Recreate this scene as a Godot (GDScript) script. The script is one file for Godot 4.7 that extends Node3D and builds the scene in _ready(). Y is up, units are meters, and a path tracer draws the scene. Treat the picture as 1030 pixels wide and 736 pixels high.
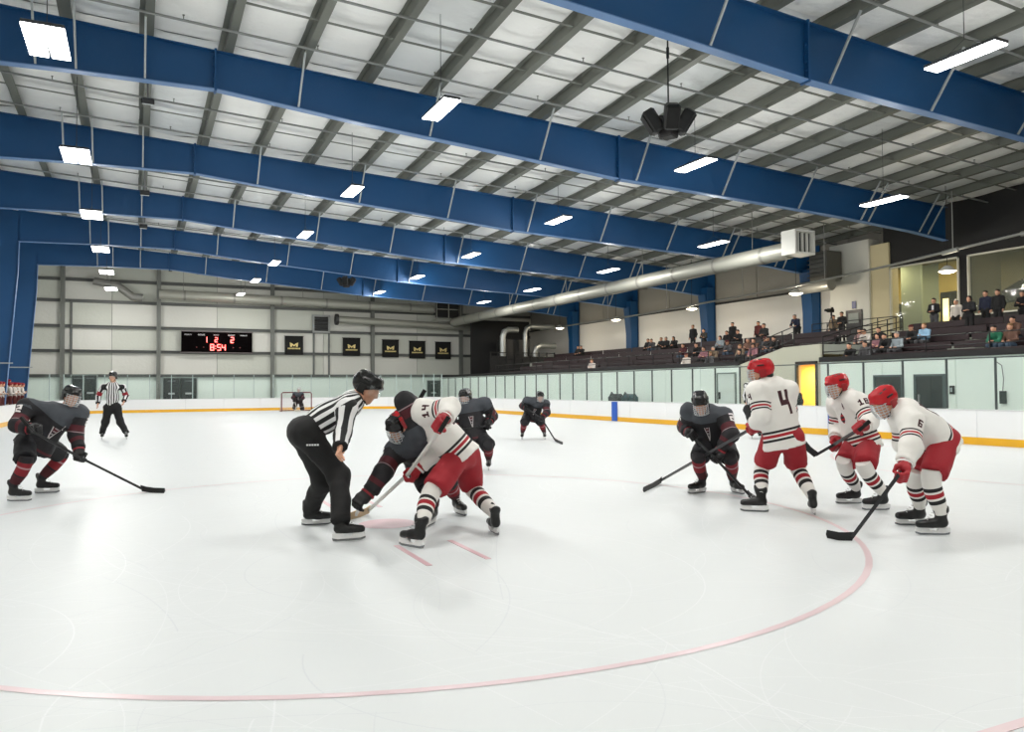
extends Node3D
# An indoor ice rink at a face-off.  World: x across the rink (towards the stands), y up, -z along the rink to the far goal.
# The face-off dot is the origin.

const ICE_L := -7.2
const ICE_R := 15.6
const END_Z := -46.0
const WALL_Z := -50.3
const WALL_L := -9.3
const WALL_R := 27.4
const FRONT_Z := 16.0
const BOARD_H := 0.81
const FRAMES := [-4.7, -12.3, -19.9, -27.5, -35.1, -42.7]
var P := {}          # poses, filled in poses()

var used := {}
var mats := {}
var rng := RandomNumberGenerator.new()

# ------------------------------------------------------------------ nodes
func numbered(n: String) -> String:
	var k: int = used.get(n, 0)
	used[n] = k + 1
	return n if k == 0 else "%s_%03d" % [n, k]

func tag(o: Node, label := "", category := "", group := "", kind := "") -> Node:
	if label: o.set_meta("label", label)
	if category: o.set_meta("category", category)
	if group: o.set_meta("group", group)
	if kind: o.set_meta("kind", kind)
	return o

func thing(called: String, label: String, category: String, at := Vector3.ZERO, group := "", kind := "") -> Node3D:
	var o := Node3D.new()
	o.name = numbered(called)
	add_child(o, true)
	o.position = at
	tag(o, label, category, group, kind)
	return o

func put(called: String, mesh: Mesh, m: Material, parent: Node, at := Vector3.ZERO) -> MeshInstance3D:
	var o := MeshInstance3D.new()
	o.name = numbered(called) if parent == self else called
	o.mesh = mesh
	o.material_override = m
	o.position = at
	parent.add_child(o, true)
	return o

# ------------------------------------------------------------------ materials
func mk(c: Color, rough := 0.6, metal := 0.0, key := "") -> StandardMaterial3D:
	var k := "%s %.2f %.2f %s" % [c.to_html(), rough, metal, key]
	if not mats.has(k):
		var m := StandardMaterial3D.new()
		m.albedo_color = c
		m.roughness = rough
		m.metallic = metal
		mats[k] = m
	return mats[k]

func glow(c: Color, e: float) -> StandardMaterial3D:
	var k := "glow %s %.2f" % [c.to_html(), e]
	if not mats.has(k):
		var m := StandardMaterial3D.new()
		m.albedo_color = Color(0.9, 0.9, 0.9)
		m.emission_enabled = true
		m.emission = c
		m.emission_energy_multiplier = e
		mats[k] = m
	return mats[k]

func noise_tex(freq: float, seed_: int, normal := false, bump := 4.0, lo := Color.BLACK, hi := Color.WHITE, octaves := 4) -> NoiseTexture2D:
	var n := FastNoiseLite.new()
	n.seed = seed_
	n.frequency = freq
	n.fractal_octaves = octaves
	var t := NoiseTexture2D.new()
	t.width = 512
	t.height = 512
	t.seamless = true
	t.noise = n
	if normal:
		t.as_normal_map = true
		t.bump_strength = bump
	else:
		var g := Gradient.new()
		g.set_color(0, lo)
		g.set_color(1, hi)
		t.color_ramp = g
	return t

func bumpy(m: StandardMaterial3D, t: Texture2D, scale: Vector3, strength: float) -> StandardMaterial3D:
	m.normal_enabled = true
	m.normal_texture = t
	m.normal_scale = strength
	m.uv1_triplanar = true
	m.uv1_world_triplanar = true
	m.uv1_scale = scale
	return m

# ------------------------------------------------------------------ mesh building
class MB:
	var v := PackedVector3Array()
	var n := PackedVector3Array()
	var uv := PackedVector2Array()

	func tri(a: Vector3, b: Vector3, c: Vector3, na: Vector3, nb: Vector3, nc: Vector3, ua := Vector2.ZERO, ub := Vector2.ZERO, uc := Vector2.ZERO) -> void:
		if (b - a).cross(c - a).dot(na + nb + nc) > 0.0:
			v.append_array([a, c, b]); n.append_array([na, nc, nb]); uv.append_array([ua, uc, ub])
		else:
			v.append_array([a, b, c]); n.append_array([na, nb, nc]); uv.append_array([ua, ub, uc])

	func quad(a: Vector3, b: Vector3, c: Vector3, d: Vector3, nn: Vector3) -> void:
		tri(a, b, c, nn, nn, nn, Vector2(0, 0), Vector2(1, 0), Vector2(1, 1))
		tri(a, c, d, nn, nn, nn, Vector2(0, 0), Vector2(1, 1), Vector2(0, 1))

	func box(c: Vector3, s: Vector3, b := Basis.IDENTITY, bevel := 0.0) -> MB:
		var h := s * 0.5
		var e := minf(bevel, minf(h.x, minf(h.y, h.z)) * 0.9)
		for ax in 3:
			var i := (ax + 1) % 3
			var j := (ax + 2) % 3
			for sg in [-1.0, 1.0]:
				var p := []
				for q in [[-1, -1], [1, -1], [1, 1], [-1, 1]]:
					var w := Vector3.ZERO
					w[ax] = h[ax] * sg
					w[i] = (h[i] - e) * q[0]
					w[j] = (h[j] - e) * q[1]
					p.append(c + b * w)
				var nn := Vector3.ZERO
				nn[ax] = sg
				quad(p[0], p[1], p[2], p[3], b * nn)
		if e > 0.0:
			for ax in 3:      # edges along axis ax
				var i := (ax + 1) % 3
				var j := (ax + 2) % 3
				for si in [-1.0, 1.0]:
					for sj in [-1.0, 1.0]:
						var p := []
						for q in [[0, -1], [0, 1], [1, 1], [1, -1]]:
							var w := Vector3.ZERO
							w[ax] = (h[ax] - e) * q[1]
							w[i] = si * (h[i] - (e if q[0] else 0.0))
							w[j] = sj * (h[j] - (0.0 if q[0] else e))
							p.append(c + b * w)
						var nn := Vector3.ZERO
						nn[i] = si
						nn[j] = sj
						quad(p[0], p[1], p[2], p[3], b * nn.normalized())
			for sx in [-1.0, 1.0]:
				for sy in [-1.0, 1.0]:
					for sz in [-1.0, 1.0]:
						var sg := Vector3(sx, sy, sz)
						var nn := b * sg.normalized()
						tri(c + b * (sg * Vector3(h.x, h.y - e, h.z - e)), c + b * (sg * Vector3(h.x - e, h.y, h.z - e)), c + b * (sg * Vector3(h.x - e, h.y - e, h.z)), nn, nn, nn)
		return self

	func bar(a: Vector3, b: Vector3, w: float, d: float, side := Vector3.UP) -> MB:   # a straight rectangular bar from a to b
		var z := (b - a).normalized()
		var x := side.cross(z)
		if x.length() < 0.01: x = Vector3.RIGHT.cross(z)
		x = x.normalized()
		return box((a + b) * 0.5, Vector3(w, d, a.distance_to(b)), Basis(x, z.cross(x), z))

	func tube(p: Array, r: Array, seg := 8, caps := true, vlen := false) -> MB:
		var m := p.size()
		var t0: Vector3 = (p[1] - p[0]).normalized()
		var x := (Vector3.UP if absf(t0.y) < 0.9 else Vector3.RIGHT).cross(t0).normalized()
		var rings := []
		var xs := []
		var ts := []
		for k in m:
			var t: Vector3 = ((p[mini(k + 1, m - 1)] - p[maxi(k - 1, 0)]) as Vector3).normalized()
			x = (x - t * x.dot(t)).normalized()
			var y := t.cross(x)
			var ring := []
			var nr := []
			for s in seg + 1:
				var a := TAU * s / seg
				var d := x * cos(a) + y * sin(a)
				nr.append(d)
				ring.append(p[k] + d * (r[k] if r.size() > 1 else r[0]))
			rings.append(ring)
			xs.append(nr)
			ts.append(t)
		for k in m - 1:
			for s in seg:
				var u0 := Vector2(float(s) / seg, float(k) / (m - 1))
				var u1 := Vector2(float(s + 1) / seg, float(k) / (m - 1))
				var u2 := Vector2(float(s + 1) / seg, float(k + 1) / (m - 1))
				var u3 := Vector2(float(s) / seg, float(k + 1) / (m - 1))
				tri(rings[k][s], rings[k][s + 1], rings[k + 1][s + 1], xs[k][s], xs[k][s + 1], xs[k + 1][s + 1], u0, u1, u2)
				tri(rings[k][s], rings[k + 1][s + 1], rings[k + 1][s], xs[k][s], xs[k + 1][s + 1], xs[k + 1][s], u0, u2, u3)
		if caps:
			for e in [0, m - 1]:
				var nn: Vector3 = ts[e] * (-1.0 if e == 0 else 1.0)
				for s in seg:
					tri(p[e], rings[e][s], rings[e][s + 1], nn, nn, nn, Vector2(0.5, float(e > 0)), Vector2(0.5, float(e > 0)), Vector2(0.5, float(e > 0)))
		return self

	func lathe(c: Vector3, prof: Array, seg := 16, b := Basis.IDENTITY) -> MB:   # prof: Vector2(radius, height) about b.y
		for k in prof.size() - 1:
			var p0: Vector2 = prof[k]
			var p1: Vector2 = prof[k + 1]
			var d := p1 - p0
			var nn := Vector2(d.y, -d.x).normalized()
			for s in seg:
				var q := []
				var qn := []
				for a in [TAU * s / seg, TAU * (s + 1) / seg]:
					var dir := Vector3(cos(a), 0, sin(a))
					qn.append(b * (dir * nn.x + Vector3.UP * nn.y))
					q.append(c + b * (dir * p0.x + Vector3.UP * p0.y))
					q.append(c + b * (dir * p1.x + Vector3.UP * p1.y))
				if p0.x > 0.0: tri(q[0], q[2], q[3], qn[0], qn[1], qn[1])
				if p1.x > 0.0: tri(q[0], q[3], q[1], qn[0], qn[1], qn[0])
		return self

	func prism(poly: PackedVector2Array, z0: float, z1: float, xf := Transform3D.IDENTITY) -> MB:   # polygon in xy pushed along z
		var ix := Geometry2D.triangulate_polygon(poly)
		for zz in [z0, z1]:
			var nn := xf.basis * Vector3(0, 0, signf(zz - (z0 + z1) * 0.5))
			for t in range(0, ix.size(), 3):
				var q := []
				for k in 3:
					q.append(xf * Vector3(poly[ix[t + k]].x, poly[ix[t + k]].y, zz))
				tri(q[0], q[1], q[2], nn, nn, nn)
		var area := 0.0
		for i in poly.size():
			var a := poly[i]
			var c := poly[(i + 1) % poly.size()]
			area += a.x * c.y - a.y * c.x
		for i in poly.size():
			var a := poly[i]
			var c := poly[(i + 1) % poly.size()]
			var nn := xf.basis * (Vector3(c.y - a.y, a.x - c.x, 0).normalized() * signf(area))
			quad(xf * Vector3(a.x, a.y, z0), xf * Vector3(c.x, c.y, z0), xf * Vector3(c.x, c.y, z1), xf * Vector3(a.x, a.y, z1), nn)
		return self

	func add(o: MB, xf: Transform3D) -> MB:
		var nb := xf.basis.orthonormalized()
		for i in o.v.size():
			v.append(xf * o.v[i])
			n.append(nb * o.n[i])
			uv.append(o.uv[i])
		return self

	func mesh() -> ArrayMesh:
		var a := []
		a.resize(Mesh.ARRAY_MAX)
		a[Mesh.ARRAY_VERTEX] = v
		a[Mesh.ARRAY_NORMAL] = n
		a[Mesh.ARRAY_TEX_UV] = uv
		var m := ArrayMesh.new()
		m.add_surface_from_arrays(Mesh.PRIMITIVE_TRIANGLES, a)
		return m

func bx(s: Vector3, bevel := 0.0, c := Vector3.ZERO) -> ArrayMesh:
	return MB.new().box(c, s, Basis.IDENTITY, bevel).mesh()

func box_at(called: String, lo: Vector3, hi: Vector3, m: Material, parent: Node, bevel := 0.0) -> MeshInstance3D:
	return put(called, bx((hi - lo).abs(), bevel), m, parent, (lo + hi) * 0.5)

func words(called: String, text: String, h: float, m: Material, parent: Node, xf: Transform3D, bold := true, depth := 0.006) -> MeshInstance3D:
	var f := SystemFont.new()
	f.font_names = PackedStringArray(["Droid Sans"])
	f.font_weight = 700 if bold else 400
	var t := TextMesh.new()
	t.text = text
	t.font = f
	t.font_size = 32
	t.pixel_size = h / 23.0
	t.depth = depth
	var o := put(called, t, m, parent)
	o.transform = xf
	return o

func facing(n: Vector3, up := Vector3.UP) -> Basis:      # local z looks along n
	var z := n.normalized()
	var x := up.cross(z).normalized()
	return Basis(x, z.cross(x), z)

# ------------------------------------------------------------------ set-up
func _ready() -> void:
	var cam := Camera3D.new()
	cam.name = "camera"
	cam.fov = 50.33
	cam.far = 200.0
	cam.current = true
	cam.position = Vector3(-2.39, 1.43, 8.03)
	cam.basis = Basis(Vector3.UP, -0.4485) * Basis(Vector3.RIGHT, 0.0275) * Basis(Vector3.BACK, -0.0065)
	add_child(cam)
	var we := WorldEnvironment.new()
	we.name = "environment"
	var env := Environment.new()
	env.background_mode = Environment.BG_COLOR
	env.background_color = Color(0.02, 0.02, 0.02)
	env.ambient_light_source = Environment.AMBIENT_SOURCE_DISABLED
	env.tonemap_mode = Environment.TONE_MAPPER_LINEAR
	env.tonemap_exposure = 1.28
	env.sdfgi_enabled = true
	env.ssao_enabled = true
	env.ssil_enabled = true
	we.environment = env
	add_child(we)
	rng.seed = 7
	poses()
	ceiling_lights()
	ice()
	shell()
	roof()
	frames()
	rink_boards()
	end_wall_things()
	stands()
	lobby()
	ducts()
	goal()
	speakers()
	people()

func lamp(at: Vector3, size: Vector2, c: Color, e: float, parent: Node3D) -> void:
	var l := AreaLight3D.new()
	l.name = "light"
	l.area_size = size
	l.light_color = c
	l.light_energy = e
	l.shadow_enabled = true
	l.set("area_range", 90.0)
	l.set("area_attenuation", 2.0)
	l.position = at
	l.rotation.x = -PI / 2
	parent.add_child(l, true)

const WHICH := ["nearest", "second nearest", "third nearest", "fourth nearest", "fifth nearest", "farthest"]

func ceiling_lights() -> void:
	var rows := [
		["ceiling light row over the left boards", -3.9, [7.0, -0.4, -8.1, -15.7, -23.5, -31.1, -38.6, -46.2], true],
		["second ceiling light row from the left", 3.75, [7.0, -0.6, -8.35, -16.4, -24.1, -32.0, -38.9, -46.1], false],
		["third ceiling light row from the left", 11.87, [7.0, -1.5, -9.5, -17.5, -26.0, -33.9, -41.5], false],
		["ceiling light row nearest the stands", 18.0, [6.0, -1.0, -8.25, -16.0, -23.6, -31.6, -38.5], false]]
	var dark := mk(Color(0.25, 0.26, 0.27), 0.5, 0.4)
	var shine := glow(Color(1.0, 1.0, 1.0), 7.0)
	for r in rows:
		var k := 0
		var zs: Array = r[2]
		for z in zs:
			var seen_: bool = z < -1.0 and not (r[1] > 15.0 and z > -8.0)
			var n: int = k - (2 if r[1] != 11.87 else 1)
			var last: bool = z == zs[-1]
			var lab := ""
			if seen_:
				lab = "%s glowing white lamp of the %s" % ["farthest" if last else WHICH[clampi(n, 0, 4)], r[0]]
			else:
				lab = "white lamp %s the camera in the %s" % ["behind" if k == 0 else "above", r[0]]
			var o := thing("ceiling_light", lab, "light", Vector3(r[1], 7.7 if r[1] < 15.0 else 7.0, z), "lamps of the " + r[0])
			var halves: Array = [-0.18, 0.18] if r[3] else [-0.1, 0.1]
			var w: float = 0.31 if r[3] else 0.19
			put("housing", MB.new().box(Vector3(0, 0.05, 0), Vector3(absf(halves[0]) * 2 + w, 0.06, 1.46), Basis.IDENTITY, 0.015).mesh(), dark, o)
			for h in halves:
				put("diffuser", bx(Vector3(w, 0.03, 1.42), 0.006), shine, o, Vector3(h, 0.005, 0))
			var top: float = beam_top(r[1], z) + 0.15 - o.position.y
			put("wire", MB.new().tube([Vector3(0, 0.35, 0), Vector3(0, top, 0)], [0.008], 4, false).mesh(), dark, o)
			for q in [-0.5, 0.5]:
				put("wire", MB.new().tube([Vector3(0, 0.08, q), Vector3(0, 0.35, 0)], [0.006], 4, false).mesh(), dark, o)
			lamp(Vector3(0, -0.03, 0), Vector2(absf(halves[0]) * 2 + w, 1.42), Color(1.0, 0.99, 0.97), 12.0, o)
			var spill := OmniLight3D.new()      # what the clear diffuser throws sideways
			spill.name = "side_light"
			spill.light_color = Color(1.0, 0.99, 0.97)
			spill.light_energy = 2.6
			spill.light_size = 0.15
			spill.omni_range = 90.0
			spill.omni_attenuation = 2.0
			spill.shadow_enabled = true
			spill.position = Vector3(0, -0.22, 0)
			o.add_child(spill, true)
			k += 1

func lift(x: float, z: float) -> float:      # the eaves line is not quite level along the building
	var k := [[-50.3, 0.0, -0.3], [-42.7, 0.0, -0.3], [-35.1, 0.0, -0.36], [-27.5, 0.0, -0.34], [-19.9, 0.0, -0.12], [-12.3, 0.14, 0.0], [-4.7, 0.5, 0.0], [2.9, 0.55, 0.0], [16.3, 0.55, 0.0]]
	for i in k.size() - 1:
		if z <= k[i + 1][0]:
			var t: float = clampf((z - k[i][0]) / (k[i + 1][0] - k[i][0]), 0, 1)
			return lerpf(k[i][1], k[i + 1][1], t) + lerpf(k[i][2], k[i + 1][2], t) * (x + 7.5) / 30.0
	return 0.55

func beam_top(x: float, z := -19.9) -> float:
	return 9.95 - 0.0473 * (x + 7.5) + lift(x, z)

# ------------------------------------------------------------------ ice
func ice() -> void:
	var fl := tag(Node3D.new(), "", "", "", "structure") as Node3D
	fl.name = "floor"
	add_child(fl)
	var conc := bumpy(mk(Color(0.42, 0.42, 0.41), 0.8), noise_tex(0.05, 3, true, 2.0), Vector3.ONE, 0.4)
	box_at("concrete_slab", Vector3(WALL_L - 0.3, -0.35, WALL_Z - 0.5), Vector3(34.0, -0.05, FRONT_Z), conc, fl)
	# skate scratches: pale arcs in a tileable picture
	var im := Image.create(2048, 2048, false, Image.FORMAT_RGB8)
	im.fill(Color(0.84, 0.855, 0.862))
	var g := RandomNumberGenerator.new()
	g.seed = 11
	for k in 330:
		var x := g.randf() * 2048.0
		var y := g.randf() * 2048.0
		var a := g.randf() * TAU
		var turn := g.randf_range(-0.004, 0.004)
		var c := Color(0.872, 0.885, 0.893) if k % 3 else Color(0.812, 0.83, 0.84)
		for q in g.randi_range(150, 900):
			im.set_pixel(posmod(int(x), 2048), posmod(int(y), 2048), c)
			if k % 5 == 0: im.set_pixel(posmod(int(x) + 1, 2048), posmod(int(y), 2048), c)
			x += cos(a)
			y += sin(a)
			a += turn
	var m := mk(Color(1, 1, 1), 0.24, 0.0, "ice")
	m.albedo_texture = ImageTexture.create_from_image(im)
	m.metallic_specular = 0.5
	m.roughness = 0.46
	m.metallic_specular = 0.36
	bumpy(m, noise_tex(0.03, 9, true, 1.2), Vector3(0.11, 0.11, 0.11), 0.12)
	box_at("ice_sheet", Vector3(ICE_L - 0.1, -0.06, END_Z - 0.1), Vector3(ICE_R + 0.1, 0.0, FRONT_Z - 0.5), m, fl)
	var red := mk(Color(0.845, 0.755, 0.77), 0.3, 0.0, "line")
	red.roughness = 0.34
	# face-off circle: ring of flat segments 5 cm wide
	put("circle_line", ring(4.63, 0.027, 96, 0.0, TAU), red, fl, Vector3(0, 0.002, 0))
	put("circle_line", ring(4.63, 0.027, 96, 0.0, TAU), red, fl, Vector3(13.4, 0.002, 0))
	var dotm := mk(Color(0.84, 0.69, 0.715), 0.34, 0.0, "dot")
	put("faceoff_dot", MB.new().lathe(Vector3.ZERO, [Vector2(0.30, 0.0), Vector2(0.0, 0.0015)], 40).mesh(), dotm, fl, Vector3(0, 0.002, 0))
	put("faceoff_dot", MB.new().lathe(Vector3.ZERO, [Vector2(0.30, 0.0), Vector2(0.0, 0.0015)], 40).mesh(), dotm, fl, Vector3(13.4, 0.002, 0))
	for sx in [-1.0, 1.0]:
		for sz in [-1.0, 1.0]:
			put("hash_mark", bx(Vector3(0.05, 0.003, 0.9)), dotm, fl, Vector3(sx * 0.26, 0.002, sz * 1.6))
	# far goal crease, and the near goal line that enters the lower right corner
	put("crease_line", ring(1.5, 0.03, 40, 0.0, PI), red, fl, Vector3(6.8, 0.002, -42.3))
	put("goal_line", bx(Vector3(ICE_R - ICE_L - 0.2, 0.003, 0.055)), red, fl, Vector3((ICE_L + ICE_R) / 2, 0.002, 5.96))

func ring(r: float, hw: float, seg: int, a0: float, a1: float) -> ArrayMesh:
	var mb := MB.new()
	for k in seg:
		var p := a0 + (a1 - a0) * k / seg
		var q := a0 + (a1 - a0) * (k + 1) / seg
		var d := Vector3(cos(p), 0, sin(p))
		var e := Vector3(cos(q), 0, sin(q))
		mb.quad(d * (r - hw), d * (r + hw), e * (r + hw), e * (r - hw), Vector3.UP)
	return mb.mesh()

# ------------------------------------------------------------------ shell of the building
func structure(called: String) -> Node3D:
	var o := Node3D.new()
	o.name = called
	o.set_meta("kind", "structure")
	add_child(o)
	return o

func shell() -> void:
	var skin := mk(Color(0.78, 0.79, 0.75), 0.7, 0.0, "endwall")
	bumpy(skin, noise_tex(0.02, 21, true, 3.0), Vector3(0.35, 0.35, 0.35), 0.35)
	var skin2 := mk(Color(0.83, 0.83, 0.80), 0.7, 0.0, "endwall2")
	bumpy(skin2, noise_tex(0.02, 22, true, 3.0), Vector3(0.35, 0.35, 0.35), 0.35)
	var liner := mk(Color(0.89, 0.95, 0.915), 0.6)
	var steel := mk(Color(0.40, 0.41, 0.40), 0.55, 0.2)
	# far end wall
	var wb := structure("wall_back")
	box_at("sheeting", Vector3(WALL_L - 0.4, -0.3, WALL_Z - 0.4), Vector3(34.0, 11.2, WALL_Z - 0.12), mk(Color(0.5, 0.5, 0.48)), wb)
	var cols := [WALL_L, -6.8, -1.1, 6.4, 13.8, 21.07, WALL_R + 0.4]
	var rows := [2.38, 4.0, 5.63, 7.3, 10.6]
	for i in cols.size() - 1:
		box_at("liner_panel", Vector3(cols[i] + 0.02, 0.0, WALL_Z - 0.12), Vector3(cols[i + 1] - 0.02, 2.33, WALL_Z - 0.04), liner, wb, 0.01)
		for j in 4:
			var n := maxi(1, roundi((cols[i + 1] - cols[i]) / 3.7))
			for q in n:
				var x0: float = lerpf(cols[i], cols[i + 1], float(q) / n)
				var x1: float = lerpf(cols[i], cols[i + 1], float(q + 1) / n)
				box_at("wall_panel", Vector3(x0 + 0.015, rows[j] + 0.02, WALL_Z - 0.12), Vector3(x1 - 0.015, rows[j + 1] - 0.02, WALL_Z - 0.05), skin if (i + j + q) % 2 else skin2, wb, 0.012)
	for y in [2.38, 4.0, 5.63, 7.3, 8.7]:
		var mb := MB.new()
		mb.box(Vector3((WALL_L + WALL_R) / 2, y + 0.09, WALL_Z + 0.03), Vector3(WALL_R - WALL_L, 0.02, 0.2))
		mb.box(Vector3((WALL_L + WALL_R) / 2, y, WALL_Z - 0.03), Vector3(WALL_R - WALL_L, 0.18, 0.02))
		mb.box(Vector3((WALL_L + WALL_R) / 2, y - 0.09, WALL_Z + 0.03), Vector3(WALL_R - WALL_L, 0.02, 0.2))
		put("girt", mb.mesh(), steel, wb)
	for x in [-6.8, -1.1, 6.4, 13.8, 21.07]:
		var mb := MB.new()
		mb.box(Vector3(x, 5.0, WALL_Z + 0.12), Vector3(0.02, 10.0, 0.28))
		mb.box(Vector3(x, 5.0, WALL_Z + 0.25), Vector3(0.26, 10.0, 0.02))
		mb.box(Vector3(x, 5.0, WALL_Z - 0.01), Vector3(0.26, 10.0, 0.02))
		put("column", mb.mesh(), mk(Color(0.47, 0.48, 0.46), 0.55, 0.2), wb)
	for x in [-6.3, 9.38, 10.5]:
		box_at("jamb", Vector3(x - 0.06, 2.4, WALL_Z - 0.05), Vector3(x + 0.06, 7.3 if x < 0 else 5.63, WALL_Z + 0.06), steel, wb)
	# left wall
	var wl := structure("wall_left")
	var white := mk(Color(0.82, 0.83, 0.81), 0.7)
	box_at("sheeting", Vector3(WALL_L - 0.3, -0.3, WALL_Z - 0.4), Vector3(WALL_L - 0.08, 11.2, FRONT_Z + 0.3), mk(Color(0.5, 0.5, 0.48)), wl)
	var zs := [WALL_Z, -42.7, -35.1, -27.5, -19.9, -12.3, -4.7, 2.9, 10.5, FRONT_Z]
	for i in zs.size() - 1:
		for j in 3:
			box_at("wall_panel", Vector3(WALL_L - 0.08, [0.0, 3.3, 6.6][j] + 0.01, zs[i] + 0.02), Vector3(WALL_L, [3.29, 6.59, 10.4][j], zs[i + 1] - 0.02), white, wl, 0.012)
	# wall behind the camera
	var wf := structure("wall_front")
	box_at("wall_panel", Vector3(WALL_L - 0.3, -0.3, FRONT_Z), Vector3(34.0, 11.2, FRONT_Z + 0.3), skin2, wf)
	# stand side: dry wall below, metal sheets above
	var wr := structure("wall_right")
	box_at("sheeting", Vector3(WALL_R + 0.15, -0.3, WALL_Z - 0.4), Vector3(WALL_R + 0.4, 10.4, -15.45), mk(Color(0.5, 0.5, 0.48)), wr)
	var dry := mk(Color(0.90, 0.89, 0.87), 0.38, 0.0, "drywall")
	var upper := bumpy(mk(Color(0.55, 0.54, 0.51), 0.7, 0.0, "upper"), noise_tex(0.02, 25, true, 3.0), Vector3(0.35, 0.35, 0.35), 0.35)
	var zr := [WALL_Z, -42.7, -35.1, -27.5, -19.9, -15.45]
	for i in zr.size() - 1:
		var tops := 6.05 if i < 4 else 7.6
		box_at("drywall_panel", Vector3(WALL_R, 3.0, zr[i] + 0.01), Vector3(WALL_R + 0.15, tops, zr[i + 1] - 0.01), dry, wr)
		for q in 2:
			box_at("wall_panel", Vector3(WALL_R + 0.03, tops + 0.01, lerpf(zr[i], zr[i + 1], q * 0.5) + 0.02), Vector3(WALL_R + 0.15, 8.7, lerpf(zr[i], zr[i + 1], q * 0.5 + 0.5) - 0.02), upper, wr, 0.012)
		box_at("trim", Vector3(WALL_R - 0.08, tops, zr[i]), Vector3(WALL_R + 0.1, tops + 0.1, zr[i + 1]), mk(Color(0.2, 0.2, 0.2)), wr)

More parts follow.
